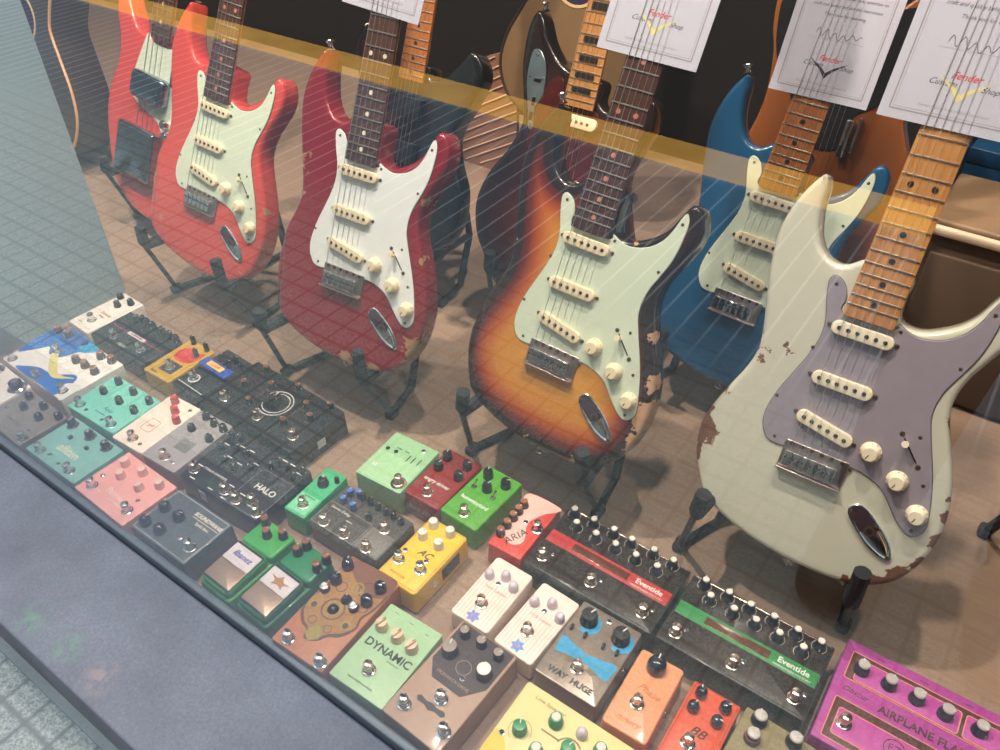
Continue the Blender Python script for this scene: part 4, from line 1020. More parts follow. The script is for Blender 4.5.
def knob_mesh(style, r, h):
    key = (style, r, h)
    if key in KMESH: return KMESH[key]
    b = MB()
    if style in ('chrometop', 'coppertop', 'browntop', 'silver', 'whitecap', 'greenwhite'):
        f = 0.78 if style in ('silver', 'coppertop', 'browntop') else 0.62
        b.lathe([(r, 0), (r, h * 0.30), (r * 0.86, h * 0.42), (r * 0.80, h * 0.9), (r * 0.74, h * 0.96)], 22)
        b.lathe([(r * f, h * 0.90), (r * f, h), (r * f * 0.85, h * 1.07), (r * 0.1, h * 1.09)], 22, 2)
        b.box((r * 0.55, 0, h * 1.085), (r * 0.5, r * 0.12, h * 0.03), 1)
        b.box((r * 0.9, 0, h * 0.22), (r * 0.24, r * 0.14, h * 0.3), 1)
    elif style == 'skirt':
        b.lathe([(r * 1.35, 0), (r * 1.35, h * 0.12), (r * 1.05, h * 0.3)], 24, 2)
        b.lathe([(r * 0.95, h * 0.28), (r * 0.88, h * 0.9), (r * 0.7, h)], 22)
        b.lathe([(r * 0.5, h * 0.95), (r * 0.48, h * 1.06), (r * 0.2, h * 1.1)], 18, 2)
        b.box((r * 0.6, 0, h * 1.01), (r * 0.5, r * 0.14, h * 0.04), 1)
    elif style == 'domed' or style == 'lilac':
        b.lathe([(r, 0), (r, h * 0.25), (r * 0.93, h * 0.65), (r * 0.76, h * 0.9), (r * 0.5, h * 1.02), (r * 0.15, h * 1.06)], 24)
        b.box((r * 0.55, 0, h * 0.99), (r * 0.6, r * 0.12, h * 0.10), 1)
    elif style == 'jewel':
        b.lathe([(r, 0), (r, h * 0.5), (r * 0.8, h * 0.7)], 18, 1)
        b.lathe([(r * 0.86, h * 0.45), (r * 0.86, h * 0.72), (r * 0.6, h * 0.8)], 18, 0)
        b.lathe([(r * 0.55, h * 0.7), (r * 0.5, h * 0.9), (r * 0.2, h)], 16, 2)
    elif style == 'cream':
        b.lathe([(r, 0), (r, h * 0.4), (r * 0.9, h * 0.5), (r * 0.86, h)], 24)
        b.rbox((0, 0, h * 1.0), (r * 1.7, r * 0.42, h * 0.5), r * 0.2, h * 0.1, 2)
        b.box((r * 0.5, 0, h * 1.26), (r * 0.6, r * 0.12, h * 0.04), 1)
    else:
        t = 2 if style in ('pink', 'red', 'grey', 'whitebig', 'blue') else 0
        b.lathe([(r, 0), (r, h * 0.2), (r * 0.93, h * 0.28), (r * 0.88, h * 0.85), (r * 0.84, h * 0.95)], 24)
        b.lathe([(r * 0.84, h * 0.94), (r * 0.78, h), (r * 0.5, h * 1.02)], 24, t)
        b.box((r * 0.5, 0, h * 1.02), (r * 0.62, r * 0.13, h * 0.05), 1)
        for k in range(10):
            a = 2 * math.pi * k / 10
            b.box((r * 0.9, 0, h * 0.5), (r * 0.06, r * 0.16, h * 0.6), 0, 0, Matrix.Rotation(a, 4, 'Z'))
    KMESH[key] = b.mesh('knob', KS[style])
    return KMESH[key]

def _fs():
    b = MB().lathe([(0.0074, 0), (0.0074, 0.001), (0.0066, 0.0014)], 20)
    b.lathe([(0.0062, 0.001), (0.0062, 0.0042), (0.0055, 0.0047)], 6)
    b.lathe([(0.0046, 0.004), (0.0046, 0.0075)], 16)
    b.lathe([(0.0040, 0.007), (0.0050, 0.0085), (0.0052, 0.0125), (0.0046, 0.0140), (0.0028, 0.0147)], 20)
    return b.mesh('footswitch', [CHROME])
FSM = _fs()
for v_ in FSM.vertices: v_.co = (v_.co.x * 1.2, v_.co.y * 1.2, v_.co.z * 1.15)
FSW = mat('warm_chrome', (0.80, 0.66, 0.56, 1), 0.18, 1.0)
FSM2 = FSM.copy(); FSM2.materials.clear(); FSM2.materials.append(FSW)
LEDM = {}
def led_mesh(c):
    if c not in LEDM:
        cc = dict(red=rgb(120, 24, 30), dark=rgb(40, 44, 48), blue=rgb(40, 70, 150), green=rgb(40, 120, 60))[c]
        LEDM[c] = MB().lathe([(0.0036, 0), (0.0036, 0.0008), (0.0028, 0.0012)], 16).lathe([(0.0025, 0.0008), (0.0022, 0.0022), (0.001, 0.0030)], 14, 1).mesh('led', [CHROME, mat('led_' + c, cc, 0.15, coat=0.6)])
    return LEDM[c]

def px(v): return (v[0] / 1000.0, v[1] / 1000.0)
LINEW = mat('white_print', rgb(222, 220, 216), 0.6)
LINEB = mat('black_print', rgb(34, 32, 34), 0.6)

class Pedal:
    def __init__(s, key, label, col, rc=5.0, rb=1.6, taper=0.8, rough=0.38, metal=0.0, enc=True, var=0.05, coat=0.15, matname=None):
        d = PD_[key]; s.d = d
        s.W = d['W'] / 1000 * 0.986; s.D = d['D'] / 1000 * 0.99; s.h = d['h'] / 1000
        s.root = empty('effect_pedal', (d['c'][0], d['c'][1], 0.0), math.radians(d['th']))
        tag(s.root, label, 'effect pedal')
        s.mat = mat(matname or ('enclosure_' + key), col, rough, metal, var=var, scale=50, coat=coat)
        if enc:
            b = MB().rbox((0, 0, s.h / 2 + 0.0008), (s.W, s.D, s.h - 0.0016), rc / 1000, rb / 1000, 0, taper=taper / 1000)
            for sx in (-1, 1):
                for sy in (-1, 1): b.lathe([(0.004, 0.0), (0.004, 0.0022)], 10, 1, Matrix.Translation((sx * (s.W / 2 - 0.010), sy * (s.D / 2 - 0.010), 0)))
            b.build('enclosure', [s.mat, RUBBER], s.root)
    def clamp(s, p, m_=6):
        x, y = px(p); m_ /= 1000
        return max(-s.W / 2 + m_, min(s.W / 2 - m_, x)), max(-s.D / 2 + m_, min(s.D / 2 - m_, y))
    def knobs(s, style, r=6.0, h=13.0, which=None, rot=None, z=0.0):
        ks = s.d['k'] if which is None else [s.d['k'][i] for i in which]
        for i, p in enumerate(ks):
            x, y = s.clamp(p, r)
            o = link('knob', knob_mesh(style, r / 1000, h / 1000), s.root)
            o.location = (x, y, s.h + z); o.rotation_euler = (0, 0, math.radians(110 - 37 * i if rot is None else rot))
        return s
    def feet(s, warm=False, which=None, z=0.0):
        fs = s.d['f'] if which is None else [s.d['f'][i] for i in which]
        for p in fs:
            x, y = s.clamp(p, 8)
            o = link('footswitch', FSM2 if warm else FSM, s.root); o.location = (x, y, s.h + z)
        return s
    def led(s, i, c='red', p=None):
        x, y = s.clamp(p or s.d['t'][i], 4)
        o = link('led', led_mesh(c), s.root); o.location = (x, y, s.h - 0.0002)
        return s
    def text(s, txt, p, size, m_=None, rot=0.0, name='lettering', **kw):
        x, y = px(p)
        letter(s.root, txt, (x, y, s.h + kw.pop('z', 0.0002)), size / 1000, m_ or LINEW, math.radians(rot), name, **kw)
        return s
    def panel(s, pts, m_, th=0.4, name='panel', z0=0.0, smooth=False, per=4):
        q = [px(p) for p in pts]
        lim = lambda v, a: max(-a, min(a, v))
        q = [(lim(x, s.W / 2 - 0.0015), lim(y, s.D / 2 - 0.0015)) for x, y in q]
        q = ccw(q)
        if smooth: q = spline(q, per)
        MB().prism(q, s.h - 0.0004 + z0, s.h + th / 1000 + z0, 0).build(name, m_, s.root)
        return s
    def rect(s, x0, y0, x1, y1, m_, th=0.4, name='panel', r=1.5, z0=0.0):
        MB().rbox(((x0 + x1) / 2000, (y0 + y1) / 2000, s.h + z0 + th / 2000 - 0.0003), ((x1 - x0) / 1000, (y1 - y0) / 1000, th / 1000 + 0.0006), r / 1000, min(th / 2500, 0.0006)).build(name, m_, s.root)
        return s
    def outline(s, x0, y0, x1, y1, w_, m_, name='printed_frame', r=3.0, th=0.3):
        def ring(i):
            rr = max(r - i, 0.3); out = []
            for cx, cy, a0 in ((x1 - i - rr, y1 - i - rr, 0), (x0 + i + rr, y1 - i - rr, 90), (x0 + i + rr, y0 + i + rr, 180), (x1 - i - rr, y0 + i + rr, 270)):
                for k in range(5):
                    a = math.radians(a0 + 22.5 * k); out.append(((cx + rr * math.cos(a)) / 1000, (cy + rr * math.sin(a)) / 1000))
            return out
        A, B_ = ring(0), ring(w_)
        z0, z1 = s.h - 0.0003, s.h + th / 1000
        rings = [[(p[0], p[1], z0) for p in A], [(p[0], p[1], z1) for p in A], [(p[0], p[1], z1) for p in B_], [(p[0], p[1], z0) for p in B_]]
        MB().loops(rings, 0, False, False).build(name, m_, s.root)
        return s
    def circle(s, p, r, w_, m_, name='printed_ring', a0=0, a1=360, th=0.25):
        n = 32; x, y = px(p)
        def ring(rr, z): return [(x + rr / 1000 * math.cos(math.radians(a0 + (a1 - a0) * k / n)), y + rr / 1000 * math.sin(math.radians(a0 + (a1 - a0) * k / n)), z) for k in range(n + (0 if a1 - a0 >= 360 else 1))]
        MB().loops([ring(r, s.h - 0.0002), ring(r, s.h + th / 1000), ring(r - w_, s.h + th / 1000), ring(r - w_, s.h - 0.0002)], 0, False, False, closed=(a1 - a0 >= 360)).build(name, m_, s.root)
        return s
    def dashes(s, pts, m_=None, w_=9, hgt=1.2):
        b = MB()
        for p in pts: b.box((p[0] / 1000, p[1] / 1000, s.h), (w_ / 1000, hgt / 1000, 0.0004))
        b.build('printed_legend', m_ or LINEW, s.root)
        return s
    def toggle(s, p, ang=20):
        x, y = s.clamp(p, 4)
        b = MB().lathe([(0.0045, 0), (0.0045, 0.0016)], 6).lathe([(0.0028, 0.001), (0.0028, 0.004)], 12)
        a = math.radians(ang)
        b.tube([(0, 0, 0.003), (0.004 * math.sin(a), 0.004 * math.cos(a), 0.009), (0.006 * math.sin(a), 0.006 * math.cos(a), 0.013)], 0.0013, 8, radii=[0.001, 0.0014, 0.0017])
        o = b.build('toggle_switch', CHROME, s.root); o.location = (x, y, s.h)
        return s
    def sticker(s, side, p, size, m_):
        if side == 'front': c, sz = (p[0] / 1000, -s.D / 2 - 0.0009, p[1] / 1000), (size[0] / 1000, 0.0006, size[1] / 1000)
        else: c, sz = (s.W / 2 + 0.0009, p[0] / 1000, p[1] / 1000), (0.0006, size[0] / 1000, size[1] / 1000)
        MB().box(c, sz).build('price_sticker', m_, s.root)
        return s
    def jack(s, side, y=0.0, z=20):
        M = Matrix.Translation((side * (s.W / 2 - 0.001), y / 1000, z / 1000)) @ Matrix.Rotation(side * math.pi / 2, 4, 'Y')
        MB().lathe([(0.0065, 0), (0.0065, 0.0022), (0.005, 0.0028), (0.004, 0.0034)], 14, 0, M).build('jack_socket', CHROME, s.root)
        return s

WHITEST = mat('white_sticker', rgb(206, 210, 218), 0.7)

# ---- back row, left to right
p = Pedal('white_mini', 'narrow white pedal with red lettering and three black knobs, against the grey partition', rgb(240, 230, 222), rc=3)
p.knobs('chrometop', 7, 13).feet().text('Tremolo', (4, -4), 9, mat('red_print', rgb(190, 90, 70), 0.6), 0, shear=0.3).text('deluxe', (4, -13), 7, mat('red_print', rgb(190, 90, 70), 0.6), shear=0.3)
p.text('mono', (-16, -46), 5, LINEB)

p = Pedal('black2', 'black two-footswitch pedal with white strip and red lines, right of narrow white pedal', rgb(24, 27, 35), rc=3, coat=0.3)
p.knobs('chrometop', 6.5, 14).feet().rect(-24, -3, 26, 5, mat('pink_white_strip', rgb(220, 190, 196), 0.6), name='label_strip').text('REVERBERATOR', (1, 1), 4.5, LINEB, z=0.0006)
p.rect(-72, -1, -24, 1.5, mat('crimson_line', rgb(140, 30, 60), 0.5), name='red_line').rect(26, -1, 78, 1.5, mat('crimson_line', rgb(140, 30, 60), 0.5), name='red_line').text('DELAY', (1, -31), 8, LINEW)

p = Pedal('yellowmini', 'yellow pedal with red patch and tall black knobs, partly behind black pedal with blue band', rgb(198, 156, 50), rc=3)
p.knobs('black', 5, 18, rot=60).rect(-14, -36, 20, -8, mat('dark_steel_plate', rgb(84, 86, 92), 0.3, 0.6), name='switch_plate').feet(z=0.0004)
p.panel([(-24, 20), (-10, 34), (10, 30), (26, 36), (24, 8), (8, -2), (-16, 0)], mat('red_splash', rgb(200, 50, 44), 0.5), name='red_patch', smooth=True)
p.text('FUZZ', (-15, -45), 6, LINEB)

p = Pedal('black_blue', 'black pedal with raised blue band and yellow label, left of long black pedal', rgb(28, 30, 38), rc=3, coat=0.3)
BLUEB = mat('cobalt_band', rgb(36, 70, 168), 0.35, coat=0.3)
MB().rbox((0, 0.009, p.h + 0.004), (p.W + 0.002, 0.024, 0.010), 0.003, 0.003).build('blue_band', BLUEB, p.root)
MB().rbox((0.0, 0.009, p.h + 0.0093), (0.040, 0.012, 0.0012), 0.001, 0.0004).build('yellow_label', mat('yellow_label', rgb(240, 196, 90), 0.6), p.root)
p.text('LUSH!', (0, 9), 9, mat('orange_print', rgb(190, 90, 50), 0.6), z=0.0101, fat=0.02)
p.knobs('black', 5.5, 13).circle((-13, -29), 11, 2.2, LINEW).feet().rect(-34, -48, 34, -46.5, LINEW, name='white_line')

p = Pedal('big9', 'long black pedal with ringed centre dial and small white sticker on its side', rgb(26, 25, 30), rc=4, coat=0.3)
p.knobs('coppertop', 6.5, 12).feet(True).circle((3, 5), 30, 1.4, LINEW, a0=-120, a1=160).circle((3, 5), 24, 1.2, LINEW, a0=-150, a1=130)
o = link('knob', knob_mesh('black', 0.013, 0.016), p.root); o.location = (0.003, 0.005, p.h); o.rotation_euler = (0, 0, 1.7)
MB().tube([(0.003, 0.005, p.h + 0.015), (0.001, 0.010, p.h + 0.026)], 0.0014, 8).build('pointer', FSW, p.root)
bm_ = MB()
for x in (-36, 45): bm_.box((x / 1000, 0, p.h), (0.0006, p.D * 0.9, 0.0004))
bm_.build('panel_line', mat('copper_print', rgb(130, 84, 66), 0.5), p.root)
p.dashes([(-76, 42), (-34, 18), (5, 46), (82, 48), (51, 20), (78, 4)], mat('copper_print', rgb(130, 84, 66), 0.5), 10)
p.sticker('right', (2, 24), (17, 16), WHITEST)

# ---- middle row, left part
p = Pedal('wave', 'big white pedal painted with blue waves, beside grey partition', rgb(240, 234, 230), rc=4)
BLW = mat('wave_blue', rgb(22, 104, 190), 0.45, var=0.25, scale=25); BLD = mat('wave_deep_blue', rgb(40, 84, 158), 0.5, var=0.3, scale=30); BLC = mat('wave_cyan', rgb(20, 150, 206), 0.45, var=0.2)
X0 = 17
p.panel([(-97, -30), (-97, 60), (10, 60), (-2, 30), (-14, 4), (-40, -2), (-58, 10), (-72, -8)], BLW, name='wave_print', smooth=True)
p.panel([(-97, 20), (-97, 60), (-10, 60), (-30, 34), (-60, 30), (-76, 40)], BLD, 0.5, name='wave_print', smooth=True)
p.panel([(-18, 60), (26, 60), (14, 40), (-10, 34)], BLC, 0.5, name='wave_print', smooth=True)
p.panel([(-52, -60), (34, -60), (74, -60), (70, -20), (54, -8), (20, -30), (-16, -34), (-40, -46)], BLW, name='wave_print', smooth=True)
p.panel([(62, -34), (88, -60), (97, -60), (97, -24), (80, -20)], mat('foam_white', rgb(226, 222, 220), 0.5), 0.6, name='foam_print', smooth=True)
p.panel([(-50, 14), (-40, 18), (0, -10), (30, -24), (62, -14), (52, -22), (26, -36), (-8, -22)], mat('sand_yellow', rgb(220, 208, 130), 0.5), 0.7, name='yellow_streak', smooth=True)
for q in p.d['k']: q[0] += 0
p.knobs('browntop', 8, 13).feet()

p = Pedal('teal', 'turquoise pedal with six dark knobs and two footswitches, right of the blue wave one', rgb(124, 208, 192), rc=3)
p.knobs('black', 6.5, 13).feet().led(0, 'dark').led(1, 'dark').text('Aqua', (6, -16), 11, mat('teal_print', rgb(50, 120, 110), 0.6), shear=0.3).text('vibe machine', (2, -28), 5, mat('teal_print', rgb(50, 120, 110), 0.6))
p = Pedal('cream', 'cream pedal with three translucent red knobs, between turquoise and light grey pedals', rgb(242, 226, 214), rc=3)
p.knobs('red', 7, 14).feet(True).led(1, 'dark').led(0, 'dark').outline(-16, -24, 8, 4, 1.0, mat('red_outline', rgb(214, 104, 92), 0.6), r=5).text('Red', (-4, -10), 8, mat('red_outline', rgb(214, 104, 92), 0.6), rot=20, shear=0.3)
p = Pedal('grey', 'light grey pedal with small dark square emblem and five dark knobs, next to cream pedal', rgb(160, 154, 158), rc=4)
p.knobs('chrometop', 7, 12).feet(True).led(0, 'red').rect(-8, -24, 20, 0, mat('darker_grey', rgb(120, 118, 116), 0.6), name='printed_square').circle((6, -12), 8, 1.5, LINEB).text('*', (6, -14), 14, LINEB)
p = Pedal('halo', 'black wide pedal marked HALO with rows of knobs and a white sticker on its front', rgb(28, 26, 36), rc=4, coat=0.25)
p.knobs('domed', 6.3, 12, which=range(0, 8)).knobs('chrometop', 5, 13, which=range(8, 13)).feet(True)
p.text('HALO', (52, -9), 15, LINEW, fat=0.02).text('STEREO CHAMBER', (-37, -27), 6, LINEW).outline(16, -56, 82, 22, 0.8, mat('lilac_print', rgb(130, 116, 130), 0.6)).circle((64, 6), 9, 0.7, mat('lilac_print', rgb(130, 116, 130), 0.6), a0=20, a1=200).circle((64, 6), 6, 0.7, mat('lilac_print', rgb(130, 116, 130), 0.6), a0=20, a1=200)
p.dashes([(-71, 27), (-47, 37), (-26, 38), (-46, 10), (-22, 8), (0, 22), (33, 52), (49, 52), (70, 44), (-70, -27), (3, -30), (30, -33), (-60, -52), (-20, -52), (10, -54)], LINEW, 11, 1.8)
p.sticker('front', (-34, 26), (15, 20), WHITEST)
p = Pedal('minigreen', 'tiny emerald green pedal with one big black knob, right of black HALO pedal', rgb(66, 178, 124), rc=3)
p.rect(-17, -44, 17, -10, mat('pale_green_plate', rgb(120, 206, 160), 0.45), name='switch_plate').outline(-17, -44, 17, -10, 0.8, LINEW).knobs('chrometop', 9, 13, which=[0]).knobs('black', 4, 10, which=[1]).feet(True)
p.text('MINI SCREAM', (0, -13.5), 3.6, LINEB, z=0.0006)
p = Pedal('greymulti', 'dark grey-brown three-footswitch pedal with cross of blue knobs and black knob row', rgb(74, 66, 66), rc=3, rb=1.2, coat=0.3)
p.knobs('blue', 5.5, 13, which=(0, 1, 2, 3)).knobs('black', 5, 13, which=range(4, 11)).feet(True)
p.outline(-63, -40, 18, 4, 0.8, mat('pale_grey_print', rgb(150, 142, 138), 0.6)).rect(20, -38, 62, 2, mat('lighter_panel', rgb(120, 112, 110), 0.5), name='side_panel').text('Stereo Delay', (-38, -3), 7, LINEW, shear=0.2)
p.dashes([(-43, -30), (-3, -30), (38, -30), (-14, -12), (40, -14)], LINEW, 12, 1.2)
p = Pedal('ac', 'yellow pedal lettered AC with four white knobs, in front of the bright green one', rgb(240, 194, 60), rc=5, rb=2.5)
p.knobs('white', 7.5, 13).feet().outline(-31, -55, 31, 56, 0.7, mat('brown_print', rgb(150, 104, 40), 0.6)).text('AC', (2, 1), 15, LINEB, shear=0.4, fat=0.015).led(1, 'dark').led(2, 'dark').text('BOOSTER', (-8, -46), 6, mat('brown_print', rgb(150, 104, 40), 0.6), shear=0.3).jack(1, -16, 22)
MB().rbox((p.W / 2 + 0.0004, 0.018, 0.024), (0.0014, 0.038, 0.024), 0.0005, 0.0005).build('side_label', BLACK, p.root)

# ---- back row, middle
p = Pedal('mint', 'pale sage green pedal with three slider slots and one shiny footswitch, knobless', rgb(152, 196, 152), rc=3, rb=1.2)
p.rect(-40, -48, 40, 8, mat('sage_lower', rgb(164, 206, 162), 0.4), 0.3, name='lower_plate')
MB().lathe([(0.0125, 0), (0.0125, 0.001), (0.009, 0.0014)], 24).build('switch_washer', FSW, p.root).location = (0.029, -0.0355, p.h)
p.feet(True, z=0.0008)
bm_ = MB()
for q in p.d['t'][2:5]: bm_.box((q[0] / 1000, q[1] / 1000, p.h), (0.0018, 0.014, 0.0006))
for q in p.d['t'][0:2]: bm_.lathe([(0.0036, -0.0005), (0.0036, 0.0006)], 14, 0, Matrix.Translation((q[0] / 1000, q[1] / 1000, p.h)))
bm_.build('slider_slot', BLACK, p.root)
p.text('H', (-28, -24), 12, LINEW, fat=0.03).text('mode     level', (-8, 24), 4.5, mat('green_print', rgb(70, 110, 80), 0.6)).led(0, 'dark', p.d['t'][5])
p = Pedal('dkred', 'dark red pedal with four black knobs and white band lettering, beside bright green one', rgb(136, 36, 36), rc=4, rb=3)
p.knobs('black', 8, 13).feet(True).text('angry driver', (-2, -14), 9.5, LINEW, fat=0.02)
for sx in (1,):
    o = letter(p.root, 'Rox Fifty', (0, -p.D / 2 - 0.0012, 0.022), 0.014, mat('chalk_script', rgb(180, 160, 160), 0.7), shear=0.35); o.rotation_euler = (math.pi / 2, 0, 0)
p = Pedal('green', 'bright grass green pedal with three black knobs and white lettering', rgb(84, 160, 50), rc=4, rb=3)
p.knobs('black', 8, 15).feet(True).text('hummingbird', (-1, -16), 10, LINEW, fat=0.025, sx=0.92).toggle(p.d['t'][0]).toggle(p.d['t'][1])
p = Pedal('aria', 'red and pink-white pedal lettered ARIA with a column of copper knobs', rgb(206, 66, 58), rc=3)
p.panel([(-27, 57), (27, 57), (27, 44), (12, 30), (2, 4), (14, -26), (4, -40), (-14, -34), (-20, -10), (-16, 20), (-27, 30)], mat('pale_pink_print', rgb(240, 186, 176), 0.5), name='pink_shape', smooth=True)
p.knobs('browntop', 7, 13).feet().led(0, 'dark').text('ARIA', (0, -26), 17, LINEB, rot=63, z=0.0005, shear=0.1)
def eventide(key, label, band):
    p = Pedal(key, label, rgb(34, 28, 28), rc=2.5, rb=1.4, coat=0.4, matname='black_brown_enamel')
    W, D = p.W * 1000, p.D * 1000
    MB().rbox((0, 0, p.h + 0.0003), (p.W * 0.965, p.D * 0.94, 0.0012), 0.002, 0.0004).build('top_panel', mat('brown_black_panel', rgb(44, 32, 29), 0.28, var=0.3, scale=12, coat=0.3), p.root)
    p.rect(-W * 0.4825, -D * 0.10, W * 0.4825, D * 0.085, mat('band_' + key, band, 0.45, var=0.12), 1.0, name='colour_band', r=0.5)
    p.rect(-W * 0.28, -D * 0.055, W * 0.17, D * 0.05, mat('display_glass', rgb(96, 58, 44), 0.15, var=0.4, scale=40, coat=0.8), 1.4, name='display', r=0.5)
    p.text('Eventide', (W * 0.325, D * 0.012), 11.5, LINEW, z=0.0009, fat=0.025).text('HARMONIZER FACTORY', (W * 0.325, -D * 0.062), 4.2, LINEW, z=0.0009)
    p.dashes([(-W * 0.43, D * 0.05), (-W * 0.43, D * 0.02), (-W * 0.43, -D * 0.01), (-W * 0.43, -D * 0.04), (-W * 0.35, D * 0.05), (-W * 0.35, D * 0.02), (-W * 0.35, -D * 0.01), (-W * 0.35, -D * 0.04)], mat('band_print_' + key, tuple(min(1, c * 1.6 + 0.1) for c in band[:3]) + (1,), 0.6), 10, 1.0)
    for q in p.d['k']: p.circle(q, 9.5, 0.7, mat('knob_scale', rgb(190, 178, 168), 0.6), a0=-50, a1=230, th=1.1)
    p.knobs('whitecap', 7.3, 15, z=0.0006).feet(True, z=0.0006)
    for q in p.d['f']:
        p.led(0, 'dark', (q[0] + 9, q[1] + 12))
        p.dashes([(q[0] - (14 if q[0] > -40 else -22), q[1] + 8)], LINEW, 9, 1.5)
    MB().rbox((0, p.D * 0.5 - 0.002, p.h - 0.001), (p.W * 0.98, 0.003, 0.003), 0.001, 0.001).build('rear_lip', FSW, p.root)
    return p
eventide('ev_red', 'long black pedal with red band lettered Eventide, white-capped knobs, right of ARIA pedal', rgb(176, 44, 48))
eventide('ev_gr', 'long black pedal with green band lettered Eventide, left of the purple one', rgb(44, 128, 68))
p = Pedal('purple', 'big purple-pink pedal lettered AIRPLANE FLANGER at the bottom right corner', rgb(166, 62, 146), rc=2.5, rb=1.5)
BRN = mat('dark_brown_inset', rgb(78, 42, 38), 0.5); PEACH = mat('peach_line', rgb(226, 140, 120), 0.5); PPL = mat('pink_plate', rgb(180, 74, 154), 0.4)
p.rect(-92, 18, 98, 60, BRN, 0.4, 'knob_bay', 3).rect(-82, 20, 36, 53, PPL, 0.9, 'knob_plate', 4).outline(-82, 20, 36, 53, 1.2, PEACH, r=4, th=1.1).rect(40, 20, 94, 53, PPL, 0.9, 'knob_plate', 4).outline(40, 20, 94, 53, 1.2, PEACH, r=4, th=1.1).outline(-92, 18, 98, 60, 1.2, PEACH, r=3, th=0.6)
p.knobs('silver', 9, 16, z=0.0008)
p.rect(-92, -68, 98, -10, BRN, 0.4, 'switch_bay', 3).outline(-92, -68, 98, -10, 1.2, PEACH, r=3, th=0.6).rect(-84, -60, 90, -22, PPL, 0.9, 'switch_plate', 4).outline(-84, -60, 90, -22, 1.2, PEACH, r=4, th=1.1)
p.text('Obscur', (-74, 5), 10, BRN, shear=0.35).text('AIRPLANE FLANGER', (16, 1), 14.5, BRN, fat=0.03, z=0.0004, sx=0.95)
p.feet(True, z=0.0008).circle((-18, -38), 12, 1.4, BRN, th=1.1).text('FZ', (-18, -38), 13, BRN, z=0.0010)
p.dashes([(-70, 24), (-38, 24), (-8, 24), (24, 24), (60, 24), (-60, 66), (-10, 66), (40, 66)], BRN, 10, 1.2)

# ---- middle row, right part
def flower(key, label, petal):
    p = Pedal(key, label, rgb(240, 222, 214), rc=5, rb=2.2)
    b = MB()
    for k in range(11):
        x = -26 + 5.2 * k; b.box((x / 1000, -0.016, p.h - 0.0001), (0.0006, 0.070, 0.0003))
    b.build('printed_stripes', mat('rose_stripe', rgb(214, 158, 150), 0.6), p.root)
    p.knobs('lilac', 7, 13).feet(True).led(0, 'dark').text('ROSE GARDEN', (2, 5), 5, mat('rose_print', rgb(200, 130, 126), 0.6))
    q = p.d['t'][1]; pts = []
    for k in range(48):
        a = 2 * math.pi * k / 48; r = 7.6 + 1.8 * math.cos(6 * a); pts.append((q[0] + r * math.cos(a), q[1] + r * math.sin(a)))
    p.panel(pts, petal, 0.4, 'flower_print')
    pts = [(q[0] + 2.6 * math.cos(k * 0.5236), q[1] + 2.6 * math.sin(k * 0.5236)) for k in range(12)]
    p.panel(pts, mat('flower_heart', rgb(206, 110, 170), 0.5), 0.6, 'flower_heart')
    return p
flower('fl1', 'white rose-striped pedal with blue flower, the left of two alike', mat('flower_blue', rgb(110, 140, 214), 0.5, var=0.3, scale=300))
flower('fl2', 'white rose-striped pedal with blue flower, the right of two alike, touching pewter pedal', mat('flower_blue2', rgb(96, 150, 216), 0.5, var=0.3, scale=300))
p = Pedal('way', 'pewter grey pedal lettered WAY HUGE with two big black knobs and blue ribbon shape', rgb(152, 136, 126), rc=3, rb=1.5, rough=0.3, metal=0.5)
CY = mat('cyan_print', rgb(40, 150, 200), 0.45, var=0.3, scale=200)
for q in ((-22.5, 36), (24, 35.5)): p.circle((q[0] + 3, q[1] - 2), 16, 9, CY, a0=-120, a1=70, th=0.3)
p.knobs('black', 12, 17, rot=70).led(0, 'dark')
for q in p.d['t'][1:5]: MB().rbox((q[0] / 1000, q[1] / 1000, p.h + 0.003), (0.004, 0.008, 0.006), 0.0015, 0.001).build('mini_switch', BLACK, p.root)
p.panel([(-40, 0), (-34, 2), (-22, -2), (-8, -4), (0, -7), (8, -4), (22, -2), (34, 2), (40, 0), (39, -14), (37, -25), (26, -23), (12, -19), (0, -17), (-12, -19), (-24, -20), (-36, -24), (-38, -14)], CY, 0.5, 'ribbon_print')
p.panel([(-26, -20), (-12, -17), (-8, -26), (-18, -28)], mat('brown_wing', rgb(120, 98, 74), 0.5), 0.35, 'wing_print').panel([(26, -20), (12, -17), (8, -26), (18, -28)], mat('brown_wing', rgb(120, 98, 74), 0.5), 0.35, 'wing_print')
p.feet(True).text('WAY  HUGE', (0, -47), 11, LINEB, fat=0.05)
p.jack(1, 10, 22)
p = Pedal('orange', 'plain orange pedal with a single big black knob and faded script', rgb(226, 152, 110), rc=5, rb=2.2)
p.knobs('domed', 12.5, 18, rot=95).feet(True).text('Phase', (4, 6), 13, mat('faded_script', rgb(196, 110, 66), 0.6), shear=0.4, rot=-8).text('ninety', (-2, -40), 12, mat('faded_script', rgb(196, 110, 66), 0.6), shear=0.4).jack(-1, 20, 22).jack(1, 0, 22)
p = Pedal('bb', 'orange-red pedal lettered BB with four black domed knobs', rgb(214, 84, 52), rc=3)
p.knobs('domed', 7.5, 13).feet(True).text('BB', (0, -3), 16, LINEB, shear=0.4, fat=0.01).outline(-27, -54, 27, 54, 0.8, mat('darkred_print', rgb(130, 40, 30), 0.6)).text('PREAMP', (0, -42), 6, LINEB).jack(-1, 6, 22)
p = Pedal('olive', 'olive-grey pedal with three dark knobs with bright silver tops, at the bottom edge', rgb(138, 124, 92), rc=3)
p.knobs('silver', 9.5, 15).text('DUAL FUZZ', (0, -2), 9, LINEB)
MB().lathe([(0.0088, 0), (0.0088, 0.003)], 22).build('knob_ring', mat('crimson_ring', rgb(170, 40, 60), 0.4), p.root).location = (-0.023, 0.0215, p.h + 0.006)

